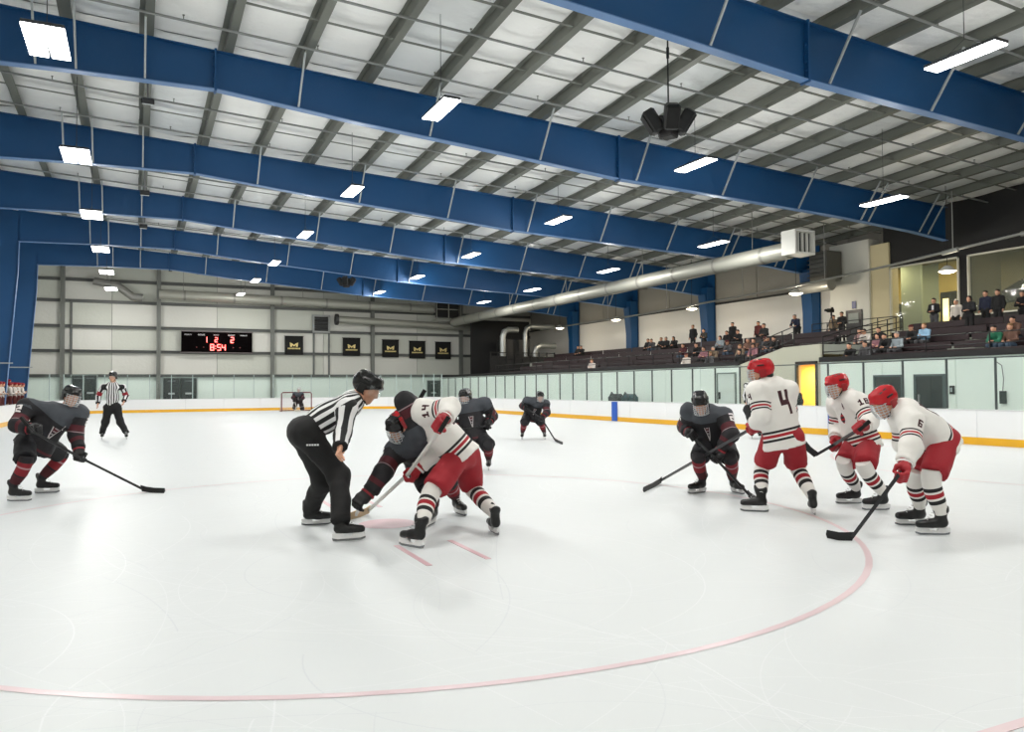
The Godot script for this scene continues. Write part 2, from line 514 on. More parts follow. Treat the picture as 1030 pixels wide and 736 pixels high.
# ------------------------------------------------------------------ roof
func roof() -> void:
	var ce := structure("ceiling")
	var vinyl := mk(Color(0.94, 0.94, 0.93), 0.38, 0.0, "vinyl")
	vinyl.metallic = 0.0
	bumpy(vinyl, noise_tex(0.012, 31, true, 6.0, Color.BLACK, Color.WHITE, 5), Vector3(0.12, 0.3, 0.5), 0.8)
	var vinyl2 := vinyl.duplicate() as StandardMaterial3D
	vinyl2.albedo_color = Color(0.88, 0.89, 0.89)
	vinyl2.uv1_offset = Vector3(0.3, 0.1, 0.6)
	var galv := mk(Color(0.43, 0.44, 0.41), 0.5, 0.25)
	var xs := [-9.2, -7.4, -5.69, -3.96, -2.27, -0.48, 1.3, 3.07, 4.86, 6.6, 8.3, 10.0, 11.72, 13.45, 15.17, 16.9, 18.6, 20.35, 22.1, 23.8, 25.5, 27.3, 29.0, 30.8, 32.5]
	var zf := [WALL_Z, -42.7, -35.1, -27.5, -19.9, -12.3, -4.7, 2.9, 10.5, FRONT_Z]
	var plain_deck := mk(Color(0.5, 0.5, 0.5))
	for b in zf.size() - 1:
		var mb := MB.new()
		var c := []
		for q in [[-9.8, b], [34.0, b], [34.0, b + 1], [-9.8, b + 1]]:
			c.append(Vector3(q[0], beam_top(q[0], zf[q[1]]) + 0.4, zf[q[1]]))
		mb.quad(c[0], c[1], c[2], c[3], Vector3.DOWN)
		mb.quad(c[0] + Vector3.UP * 0.2, c[1] + Vector3.UP * 0.2, c[2] + Vector3.UP * 0.2, c[3] + Vector3.UP * 0.2, Vector3.UP)
		put("deck", mb.mesh(), plain_deck, ce)
	# purlins: Z shaped, running the length of the building over the frames
	for x in xs:
		var mb := MB.new()
		for b in zf.size() - 1:
			var p := Vector3(x, beam_top(x, zf[b]) + 0.012, zf[b])
			var q := Vector3(x, beam_top(x, zf[b + 1]) + 0.012, zf[b + 1])
			mb.bar(p + Vector3(0, 0.13, 0), q + Vector3(0, 0.13, 0), 0.26, 0.014, Vector3.RIGHT)
			mb.bar(p + Vector3(0.09, 0, 0), q + Vector3(0.09, 0, 0), 0.19, 0.014)
			mb.bar(p + Vector3(0.18, 0.02, 0), q + Vector3(0.18, 0.02, 0), 0.012, 0.05)
			mb.bar(p + Vector3(-0.06, 0.26, 0), q + Vector3(-0.06, 0.26, 0), 0.14, 0.014)
		put("purlin", mb.mesh(), galv, ce)
	# insulation blanket draped from purlin to purlin, one sheet per bay and strip
	var sheets := {}
	for b in zf.size() - 1:
		for i in xs.size() - 1:
			var w: float = xs[i + 1] - xs[i]
			var ln: float = zf[b + 1] - zf[b]
			var kind := "%.1f %.1f %d" % [w, ln, (i * 3 + b) % 3]
			if not sheets.has(kind):
				sheets[kind] = sheet(w, ln, (i * 3 + b) % 3)
			var xm: float = (xs[i] + xs[i + 1]) / 2
			var zm: float = (zf[b] + zf[b + 1]) / 2
			var o := put("insulation_panel", sheets[kind], vinyl if (i * 7 + b * 3) % 4 else vinyl2, ce)
			o.basis = Basis(Vector3(1, (beam_top(xs[i + 1], zm) - beam_top(xs[i], zm)) / w, 0), Vector3.UP, Vector3(0, (beam_top(xm, zf[b + 1]) - beam_top(xm, zf[b])) / ln, 1))
			o.position = Vector3(xm, (beam_top(xm, zf[b]) + beam_top(xm, zf[b + 1])) / 2 + 0.30, zm)
	# bridging straps and sprinkler pipes across the bays
	for b in range(1, zf.size() - 1):
		for q in [0.34, 0.66]:
			var z: float = lerpf(zf[b], zf[b + 1], q)
			put("bridging_strap", MB.new().bar(Vector3(-9, beam_top(-9, z) + 0.05, z), Vector3(31, beam_top(31, z) + 0.05, z), 0.09, 0.014).mesh(), galv, ce)
		for q in [0.2, 0.52, 0.86]:
			var z: float = lerpf(zf[b], zf[b + 1], q)
			var o := Node3D.new()
			o.name = "sprinkler_pipe"
			ce.add_child(o, true)
			put("pipe", MB.new().tube([Vector3(-9, beam_top(-9, z) - 0.13, z), Vector3(31, beam_top(31, z) - 0.13, z)], [0.03], 6).mesh(), mk(Color(0.55, 0.56, 0.55), 0.5, 0.3), o)
			var heads := MB.new()
			for k in 13:
				var x := -7.5 + k * 3.0
				heads.tube([Vector3(x, beam_top(x, z) - 0.13, z), Vector3(x, beam_top(x, z) - 0.02, z)], [0.012], 5)
				heads.box(Vector3(x, beam_top(x, z) - 0.01, z), Vector3(0.05, 0.01, 0.05))
			tag(put("sprinkler_head", heads.mesh(), galv, o), "", "", "", "stuff")

func sheet(w: float, ln: float, variant: int) -> ArrayMesh:
	var mb := MB.new()
	var nx := 8
	var nz := 24
	var f := FastNoiseLite.new()
	f.seed = 40 + variant
	f.frequency = 0.35
	var h := func(x: float, z: float) -> float:
		var u := x / w * 2.0
		var t := z / ln * 2.0
		var b := fposmod((t + 1.0) * 1.5 + 0.02, 1.0) * 2.0 - 1.0      # pillows between the straps
		return -0.16 * (1.0 - u * u) * (0.35 + 0.65 * (1.0 - b * b)) + 0.05 * f.get_noise_2d(x * 1.5, z) * (1.0 - u * u)
	for i in nx:
		for j in nz:
			var p := []
			var q := []
			for c in [[0, 0], [1, 0], [1, 1], [0, 1]]:
				var x: float = w * ((i + c[0]) / float(nx) - 0.5)
				var z: float = ln * ((j + c[1]) / float(nz) - 0.5)
				p.append(Vector3(x, h.call(x, z), z))
				var e := 0.02
				q.append(-Vector3(-(h.call(x + e, z) - h.call(x - e, z)) / (2 * e), 1, -(h.call(x, z + e) - h.call(x, z - e)) / (2 * e)).normalized())
			mb.tri(p[0], p[1], p[2], q[0], q[1], q[2])
			mb.tri(p[0], p[2], p[3], q[0], q[2], q[3])
	return mb.mesh()

# ------------------------------------------------------------------ rigid frames
func beam_bottom(x: float, z := -19.9) -> float:
	var k := [[-7.5, 8.48], [-4.0, 8.62], [-0.7, 8.68], [3.0, 8.35], [7.0, 8.08], [11.1, 7.76], [16.0, 7.6], [20.3, 7.45], [24.5, 7.22], [26.6, 7.02]]
	for i in k.size() - 1:
		if x <= k[i + 1][0]:
			return lerpf(k[i][1], k[i + 1][1], (x - k[i][0]) / (k[i + 1][0] - k[i][0])) + lift(x, z)
	return 7.02 + lift(x, z)

func frames() -> void:
	var blue := mk(Color(0.035, 0.275, 0.465), 0.5, 0.0, "frame")
	bumpy(blue, noise_tex(0.03, 45, true, 1.5), Vector3(0.6, 0.6, 0.6), 0.15)
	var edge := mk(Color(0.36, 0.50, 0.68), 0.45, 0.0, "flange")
	var pale := mk(Color(0.66, 0.68, 0.68), 0.5, 0.2)
	var lab := ["nearest blue steel roof frame, its beam cutting across the top right corner", "blue steel roof frame second from the camera, spanning the whole picture with its beam", "third blue steel roof frame from the camera", "fourth blue steel roof frame from the camera, its beam behind the second ceiling lights",
		"fifth blue steel roof frame, one before the farthest", "farthest blue steel roof frame, nearest the scoreboard wall"]
	for i in FRAMES.size():
		var z: float = FRAMES[i]
		var o := thing("steel_frame", lab[i], "steel frame", Vector3(0, 0, z), "blue steel roof frames")
		var xs := [-7.5, -4.0, -0.7, 3.0, 7.0, 11.1, 16.0, 20.3, 24.5, 26.6]
		var poly := PackedVector2Array()
		for x in xs: poly.append(Vector2(x, beam_bottom(x, z)))
		for k in range(xs.size() - 1, -1, -1): poly.append(Vector2(xs[k], beam_top(xs[k], z)))
		put("web", MB.new().prism(poly, -0.01, 0.01).mesh(), blue, o)
		var fb := MB.new()
		var ft := MB.new()
		for k in xs.size() - 1:
			fb.bar(Vector3(xs[k], beam_bottom(xs[k], z), 0), Vector3(xs[k + 1], beam_bottom(xs[k + 1], z), 0), 0.24, 0.025, Vector3.UP)
			ft.bar(Vector3(xs[k], beam_top(xs[k], z), 0), Vector3(xs[k + 1], beam_top(xs[k + 1], z), 0), 0.24, 0.025, Vector3.UP)
		put("lower_flange", fb.mesh(), edge, o)
		put("upper_flange", ft.mesh(), blue, o)
		for x in [-0.7, 11.1]:
			var s := put("splice_plate", bx(Vector3(0.06, beam_top(x, z) - beam_bottom(x, z) + 0.1, 0.26)), blue, o, Vector3(x, (beam_top(x, z) + beam_bottom(x, z)) / 2, 0))
			var bolts := MB.new()
			for q in 4:
				bolts.box(Vector3(x - 0.05, beam_bottom(x, z) + 0.2 + q * 0.2, 0.07), Vector3(0.04, 0.04, 0.04))
				bolts.box(Vector3(x - 0.05, beam_bottom(x, z) + 0.2 + q * 0.2, -0.07), Vector3(0.04, 0.04, 0.04))
			put("bolts", bolts.mesh(), blue, s, -s.position)
		# flange braces from the purlins down to the lower flange
		for x in [-4.5, -3.7, -2.27, 1.3, 4.86, 8.3, 11.72, 15.17, 18.6, 21.7, 22.1, 24.9, 25.4]:
			if x < -3.0 and i == 0: continue
			put("flange_brace", MB.new().bar(Vector3(x, beam_bottom(x, z) + 0.03, 0.12), Vector3(x, beam_top(x, z + 1.0) + 0.02, 1.0), 0.045, 0.045, Vector3.RIGHT).mesh(), pale, o)
		# columns: tapered, deep at the knee
		if z < -30.0 or true:
			var pl := PackedVector2Array([Vector2(-8.25, 0), Vector2(-8.02, 0), Vector2(-7.5, 7.0), Vector2(-7.46, beam_bottom(-7.46, z)), Vector2(-7.5, beam_top(-7.5, z)), Vector2(-9.1, beam_top(-9.1, z)), Vector2(-9.1, 0)])
			put("column_web", MB.new().prism(pl, -0.01, 0.01).mesh(), blue, o)
			var cf := MB.new()
			cf.bar(Vector3(-8.02, 0, 0), Vector3(-7.5, 7.0, 0), 0.025, 0.24, Vector3.BACK)
			cf.bar(Vector3(-7.5, 7.0, 0), Vector3(-7.46, beam_bottom(-7.46, z), 0), 0.025, 0.24, Vector3.BACK)
			cf.bar(Vector3(-9.1, 0, 0), Vector3(-9.1, 9.9, 0), 0.025, 0.24, Vector3.BACK)
			put("column_flange", cf.mesh(), edge, o)
			put("guard_rail", MB.new().box(Vector3(-8.3, 2.72, 0.14), Vector3(1.3, 0.06, 0.03)).mesh(), pale, o)
		if z < -15.0:
			var pr_ := PackedVector2Array([Vector2(27.25, 3.2), Vector2(26.95, 3.2), Vector2(26.6, beam_bottom(26.6, z)), Vector2(26.6, beam_top(26.6, z)), Vector2(27.35, beam_top(27.3, z)), Vector2(27.35, 3.2)])
			put("column_web", MB.new().prism(pr_, -0.01, 0.01).mesh(), blue, o)
			var cf := MB.new()
			cf.bar(Vector3(26.95, 3.2, 0.3), Vector3(26.6, beam_bottom(26.6, z), 0.3), 0.025, 0.62, Vector3.BACK)
			cf.bar(Vector3(27.3, 3.2, 0.3), Vector3(27.3, 8.2, 0.3), 0.025, 0.62, Vector3.BACK)
			put("column_flange", cf.mesh(), blue, o)
			# haunch casing seen from the ice
			put("column_casing", bx(Vector3(0.5, 3.9, 0.6), 0.01), blue, o, Vector3(27.0, 5.1, 0.3))

# ------------------------------------------------------------------ boards and glass
func board_run(o: Node3D, pts: Array, white: Material, kick: Material, cap: Material) -> void:
	for k in pts.size() - 1:
		var a: Vector3 = pts[k]
		var b: Vector3 = pts[k + 1]
		var t := (b - a).normalized()
		var nn := Vector3.UP.cross(t)          # towards the ice when the run goes clockwise seen from above
		var bs := Basis(t, Vector3.UP, t.cross(Vector3.UP))
		var ln := a.distance_to(b)
		var c := (a + b) * 0.5
		var p := put("board_panel", MB.new().box(Vector3.ZERO, Vector3(ln - 0.008, BOARD_H, 0.08), bs, 0.004).mesh(), white, o, c + Vector3(0, BOARD_H / 2, 0))
		put("kickplate", MB.new().box(Vector3.ZERO, Vector3(ln - 0.004, 0.175, 0.02), bs).mesh(), kick, p, nn * 0.045 + Vector3(0, 0.088 - BOARD_H / 2, 0))
		put("cap_rail", MB.new().box(Vector3.ZERO, Vector3(ln, 0.025, 0.11), bs, 0.005).mesh(), cap, p, Vector3(0, BOARD_H / 2 + 0.012, 0))

func glass_run(o: Node3D, pts: Array, top: float, pane: Material, post: Material, rail: Material) -> void:
	for k in pts.size() - 1:
		var a: Vector3 = pts[k]
		var b: Vector3 = pts[k + 1]
		var t := (b - a).normalized()
		var bs := Basis(t, Vector3.UP, t.cross(Vector3.UP))
		var c := (a + b) * 0.5
		var h := top - BOARD_H - 0.03
		put("pane", MB.new().box(Vector3.ZERO, Vector3(a.distance_to(b) - 0.04, h, 0.014), bs).mesh(), pane, o, c + Vector3(0, BOARD_H + 0.045 + h / 2, 0))
		put("post", MB.new().box(Vector3.ZERO, Vector3(0.045, h + 0.02, 0.05), bs, 0.008).mesh(), post, o, a + Vector3(0, BOARD_H + 0.045 + h / 2, 0))
		if rail:
			put("top_rail", MB.new().box(Vector3.ZERO, Vector3(a.distance_to(b), 0.03, 0.03), bs).mesh(), rail, o, c + Vector3(0, top + 0.01, 0))

func shifted(pts: Array, off: Vector3) -> Array:
	return pts.map(func(p): return p + off)

func line_pts(a: Vector3, b: Vector3, step: float) -> Array:
	var n := maxi(1, roundi(a.distance_to(b) / step))
	var r := []
	for k in n + 1: r.append(a.lerp(b, float(k) / n))
	return r

func arc_pts(c: Vector3, r: float, a0: float, a1: float, n: int) -> Array:
	var p := []
	for k in n + 1:
		var a := lerpf(a0, a1, float(k) / n)
		p.append(c + Vector3(cos(a), 0, sin(a)) * r)
	return p

func rink_boards() -> void:
	var white := mk(Color(0.94, 0.945, 0.95), 0.3, 0.0, "boards")
	var kick := mk(Color(0.93, 0.70, 0.12), 0.35)
	var cap := mk(Color(0.86, 0.87, 0.87), 0.35)
	var pane := mk(Color(0.80, 0.95, 0.90, 0.02), 0.04, 0.0, "pane")
	pane.transparency = BaseMaterial3D.TRANSPARENCY_ALPHA
	pane.metallic_specular = 0.22
	var dark := mk(Color(0.30, 0.33, 0.33), 0.4, 0.5)
	var alu := mk(Color(0.74, 0.80, 0.79), 0.4, 0.3)
	var r := thing("dasher_boards", "long white dasher boards with yellow kickplate below the spectator stands", "boards", Vector3(ICE_R, 0, -14))
	var off := Vector3(-ICE_R, 0, 14)
	board_run(r, shifted(line_pts(Vector3(ICE_R, 0, 13), Vector3(ICE_R, 0, -40), 2.44), off), white, kick, cap)
	for z in [-8.05, -19.4]:
		put("blue_stripe", bx(Vector3(0.012, BOARD_H - 0.01, 0.42)), mk(Color(0.07, 0.33, 0.72), 0.35), r, Vector3(-0.068, BOARD_H / 2, z + 14))
	var e := thing("dasher_boards", "white dasher boards with yellow kickplate along the far end, behind the goal", "boards", Vector3(4, 0, END_Z))
	off = Vector3(-4, 0, -END_Z)
	board_run(e, shifted(arc_pts(Vector3(9.6, 0, -40), 6.0, 0.0, -PI / 2, 7), off), white, kick, cap)
	board_run(e, shifted(line_pts(Vector3(9.6, 0, END_Z), Vector3(-4.2, 0, END_Z), 2.44), off), white, kick, cap)
	board_run(e, shifted(arc_pts(Vector3(-4.2, 0, -43), 3.0, -PI / 2, -PI, 4), off), white, kick, cap)
	var l := thing("dasher_boards", "white dasher boards with yellow kickplate in front of the players' bench", "boards", Vector3(ICE_L, 0, -15))
	off = Vector3(-ICE_L, 0, 15)
	board_run(l, shifted(line_pts(Vector3(ICE_L, 0, -43), Vector3(ICE_L, 0, 13), 2.44), off), white, kick, cap)
	# glass
	var g := thing("rink_glass", "row of clear glass panes with dark posts on the boards below the stands", "glass", Vector3(ICE_R, 0, -14))
	off = Vector3(-ICE_R, 0, 14)
	glass_run(g, shifted(line_pts(Vector3(ICE_R, 0, 10), Vector3(ICE_R, 0, -40), 1.22), off), 2.05, pane, dark, dark)
	var h := thing("rink_glass", "row of clear glass panes with pale posts on the far end boards below the scoreboard", "glass", Vector3(4, 0, END_Z))
	off = Vector3(-4, 0, -END_Z)
	glass_run(h, shifted(arc_pts(Vector3(9.6, 0, -40), 6.0, 0.0, -PI / 2, 8), off), 2.35, pane, alu, null)
	glass_run(h, shifted(line_pts(Vector3(9.6, 0, END_Z), Vector3(-4.2, 0, END_Z), 1.22), off), 2.35, pane, alu, null)
	glass_run(h, shifted(arc_pts(Vector3(-4.2, 0, -43), 3.0, -PI / 2, -PI, 4), off), 2.35, pane, alu, null)

func goal() -> void:
	var o := thing("goal_net", "far goal with dark red pipes and white netting", "goal", Vector3(6.75, 0, -42.6))
	var red := mk(Color(0.42, 0.10, 0.13), 0.4)
	var w := 0.93
	put("goal_frame", MB.new().tube([Vector3(-w, 0, 0), Vector3(-w, 1.12, 0), Vector3(-w + 0.08, 1.2, 0), Vector3(w - 0.08, 1.2, 0), Vector3(w, 1.12, 0), Vector3(w, 0, 0)], [0.035], 8).mesh(), red, o)
	put("base_frame", MB.new().tube([Vector3(-w, 0.03, 0), Vector3(-w, 0.03, -0.7), Vector3(-0.4, 0.03, -1.1), Vector3(0.4, 0.03, -1.1), Vector3(w, 0.03, -0.7), Vector3(w, 0.03, 0)], [0.03], 6).mesh(), red, o)
	var mb := MB.new()
	for k in 19:
		var x := lerpf(-w, w, k / 18.0)
		mb.tube([Vector3(x, 1.2, 0), Vector3(x, 1.15, -0.45), Vector3(x * 0.9, 0.03, -1.08 + absf(x) * 0.3)], [0.007], 4, false)
	for k in 12:
		var y := 0.1 + k * 0.09
		var d := -0.45 - 0.6 * (1.0 - y / 1.2)
		mb.tube([Vector3(-w, y, 0), Vector3(-w * 0.95, y, d), Vector3(w * 0.95, y, d), Vector3(w, y, 0)], [0.007], 4, false)
	tag(put("netting", mb.mesh(), mk(Color(0.9, 0.88, 0.88), 0.8), o), "", "", "", "stuff")

# ------------------------------------------------------------------ far end wall: scoreboard, banners, doors
func end_wall_things() -> void:
	var zf := WALL_Z + 0.13
	var black := mk(Color(0.028, 0.018, 0.02), 0.9)
	black.metallic_specular = 0.15
	var o := thing("scoreboard", "black scoreboard with red glowing digits 1, 2, 2 and 8:54 on the far wall", "scoreboard", Vector3(2.64, 4.72, zf + 0.14))
	put("case", bx(Vector3(4.66, 1.42, 0.24), 0.03), black, o)
	put("case_trim", MB.new().box(Vector3(0, 0.73, 0), Vector3(4.76, 0.05, 0.27)).box(Vector3(0, -0.73, 0), Vector3(4.76, 0.05, 0.27)).mesh(), mk(Color(0.45, 0.42, 0.42), 0.4, 0.5), o)
	var led := glow(Color(1.0, 0.20, 0.16), 6.0)
	digits("1", Vector3(-0.78, 0.17, 0.13), 0.36, led, o)
	digits("2", Vector3(-0.08, 0.17, 0.13), 0.3, led, o)
	digits("2", Vector3(0.98, 0.17, 0.13), 0.36, led, o)
	digits("8:54", Vector3(0.03, -0.36, 0.13), 0.40, led, o)
	var pale := mk(Color(0.8, 0.8, 0.8), 0.5)
	for q in [["PENALTY", -1.9, 0.08], ["HOME", -1.05, 0.11], ["PERIOD", -0.08, 0.07], ["GUEST", 0.92, 0.11], ["PENALTY", 1.75, 0.08]]:
		words("lettering", q[0], q[2], pale, o, Transform3D(Basis.IDENTITY, Vector3(q[1], 0.50, 0.125)))
	for x in [-1.35, -0.9, 1.05, 1.5]:
		put("indicator", bx(Vector3(0.06, 0.05, 0.02)), mk(Color(0.6, 0.3, 0.3), 0.5), o, Vector3(x, -0.36, 0.125))
	for l in [Vector3(0.0, 0.0, 0.45)]:
		var p := OmniLight3D.new()
		p.name = "light"
		p.light_color = Color(1.0, 0.25, 0.2)
		p.light_energy = 0.12
		p.light_size = 0.1
		p.omni_range = 60.0
		p.shadow_enabled = true
		p.position = l
		o.add_child(p, true)
	# five black banners
	var cloth := mk(Color(0.035, 0.035, 0.03), 0.8)
	var gold := mk(Color(0.90, 0.82, 0.55), 0.7)
	var bw := [[7.92, 4.6], [12.17, 4.56], [15.2, 4.49], [17.37, 4.43], [19.53, 4.4]]
	var bl := ["first black banner with a pale gold M emblem right of the scoreboard", "second black banner with gold M emblem, just right of the louvre box", "third of five black M banners on the far wall", "fourth of five black M banners on the far wall", "fifth black M banner, nearest the stand side"]
	for k in 5:
		var b := thing("banner", bl[k], "banner", Vector3(bw[k][0], bw[k][1], zf + 0.02), "black banners on the far wall")
		put("cloth", bx(Vector3(1.32, 1.36, 0.03), 0.005), cloth, b)
		put("rod", MB.new().tube([Vector3(-0.7, 0.68, 0), Vector3(0.7, 0.68, 0)], [0.025], 6).mesh(), black, b)
		var m := PackedVector2Array([Vector2(-0.27, -0.12), Vector2(-0.30, 0.2), Vector2(-0.12, 0.12), Vector2(0, 0.02), Vector2(0.12, 0.12), Vector2(0.30, 0.2), Vector2(0.27, -0.12), Vector2(0.14, -0.12), Vector2(0.14, 0.02), Vector2(0, -0.1), Vector2(-0.14, 0.02), Vector2(-0.14, -0.12)])
		put("emblem", MB.new().prism(m, 0.014, 0.022, Transform3D(Basis.IDENTITY, Vector3(0, 0.02, 0))).mesh(), gold, b)
		var bars := MB.new()
		for q in 9:
			bars.box(Vector3(-0.4 + q * 0.1, -0.22, 0.018), Vector3(0.075, 0.1, 0.008))
		put("emblem_bar", bars.mesh(), gold, b)
	# dark doors behind the glass
	var door := mk(Color(0.045, 0.06, 0.065), 0.5)
	var glassy := mk(Color(0.16, 0.22, 0.23), 0.15)
	var sets := [[-0.81, 1.34, 2.22, "pair of dark doors with push plates in the far wall, below the scoreboard"], [18.23, 20.33, 2.0, "pair of dark doors in the far wall below the rightmost banners"], [-6.25, -4.82, 2.4, "pair of dark doors in the far wall behind the standing official"]]
	for k in 3:
		var s: Array = sets[k]
		var d := thing("door", s[3], "door", Vector3((s[0] + s[1]) / 2, 0, WALL_Z + 0.02), "", "thing")
		var hw: float = (s[1] - s[0]) / 4
		for q in [-1.0, 1.0]:
			var lf := put("leaf", bx(Vector3(hw * 2 - 0.03, s[2], 0.06), 0.01), door, d, Vector3(q * hw, s[2] / 2, 0))
			put("push_plate", bx(Vector3(0.4, 0.12, 0.02)), mk(Color(0.7, 0.72, 0.72), 0.4, 0.4), lf, Vector3(0, 0.05, 0.04))
			put("closer", bx(Vector3(0.5, 0.05, 0.03)), mk(Color(0.45, 0.47, 0.47), 0.4, 0.4), lf, Vector3(0, s[2] / 2 - 0.2, 0.04))
		put("frame", MB.new().box(Vector3(0, s[2] + 0.04, 0), Vector3(hw * 4 + 0.14, 0.08, 0.1)).box(Vector3(-hw * 2 - 0.04, s[2] / 2, 0), Vector3(0.07, s[2], 0.1)).box(Vector3(hw * 2 + 0.04, s[2] / 2, 0), Vector3(0.07, s[2], 0.1)).mesh(), mk(Color(0.7, 0.75, 0.73), 0.5), d)
	var ld := thing("door", "pale double door with narrow dark windows in the far right corner", "door", Vector3(23.6, 0, WALL_Z + 0.02), "", "thing")
	for q in [-1.0, 1.0]:
		var lf := put("leaf", bx(Vector3(0.95, 2.1, 0.06), 0.01), mk(Color(0.7, 0.77, 0.75), 0.5), ld, Vector3(q * 0.5, 1.05, 0))
		put("window", bx(Vector3(0.28, 1.3, 0.02)), glassy, lf, Vector3(q * 0.1, 0.1, 0.04))
	# louvre box and floodlights
	var v := thing("vent_louvre", "square dark louvre in a pale frame, high on the far wall", "vent", Vector3(9.9, 6.24, zf))
	put("backing", bx(Vector3(1.0, 1.05, 0.1)), mk(Color(0.08, 0.08, 0.08)), v)
	put("frame", MB.new().box(Vector3(0, 0.6, 0), Vector3(1.3, 0.14, 0.2)).box(Vector3(0, -0.6, 0), Vector3(1.3, 0.14, 0.2)).box(Vector3(-0.58, 0, 0), Vector3(0.14, 1.1, 0.2)).box(Vector3(0.58, 0, 0), Vector3(0.14, 1.1, 0.2)).mesh(), mk(Color(0.6, 0.61, 0.6), 0.5), v)
	for k in 4:
		put("slat", MB.new().box(Vector3.ZERO, Vector3(1.0, 0.04, 0.14), Basis(Vector3.RIGHT, 0.5)).mesh(), mk(Color(0.3, 0.31, 0.31), 0.5), v, Vector3(0, -0.4 + k * 0.26, 0.06))

func digits(t: String, c: Vector3, h: float, m: Material, parent: Node) -> void:
	var seg := {"1": "bc", "2": "abged", "4": "fgbc", "5": "afgcd", "8": "abcdefg"}
	var w := h * 0.52
	var adv := w * 1.45
	var total := 0.0
	for ch in t: total += adv * (0.5 if ch == ":" else 1.0)
	var x := c.x - total / 2
	var mb := MB.new()
	for ch in t:
		var a := adv * (0.5 if ch == ":" else 1.0)
		var k := Vector3(x + a / 2, c.y, c.z)
		var th := h * 0.12
		if ch == ":":
			mb.box(k + Vector3(0, h * 0.2, 0), Vector3(th, th, 0.02)).box(k - Vector3(0, h * 0.2, 0), Vector3(th, th, 0.02))
		else:
			for s in seg[ch]:
				match s:
					"a": mb.box(k + Vector3(0, h / 2, 0), Vector3(w, th, 0.02))
					"g": mb.box(k, Vector3(w, th, 0.02))
					"d": mb.box(k - Vector3(0, h / 2, 0), Vector3(w, th, 0.02))
					"b": mb.box(k + Vector3(w / 2, h / 4, 0), Vector3(th, h / 2, 0.02))
					"c": mb.box(k + Vector3(w / 2, -h / 4, 0), Vector3(th, h / 2, 0.02))
					"f": mb.box(k + Vector3(-w / 2, h / 4, 0), Vector3(th, h / 2, 0.02))
					"e": mb.box(k + Vector3(-w / 2, -h / 4, 0), Vector3(th, h / 2, 0.02))
		x += a
	put("digit_display", mb.mesh(), m, parent)

# ------------------------------------------------------------------ stands
const TIER_X := 18.75
const TIER_D := 0.87
const TIER_Y := 1.85
const TIER_H := 0.29

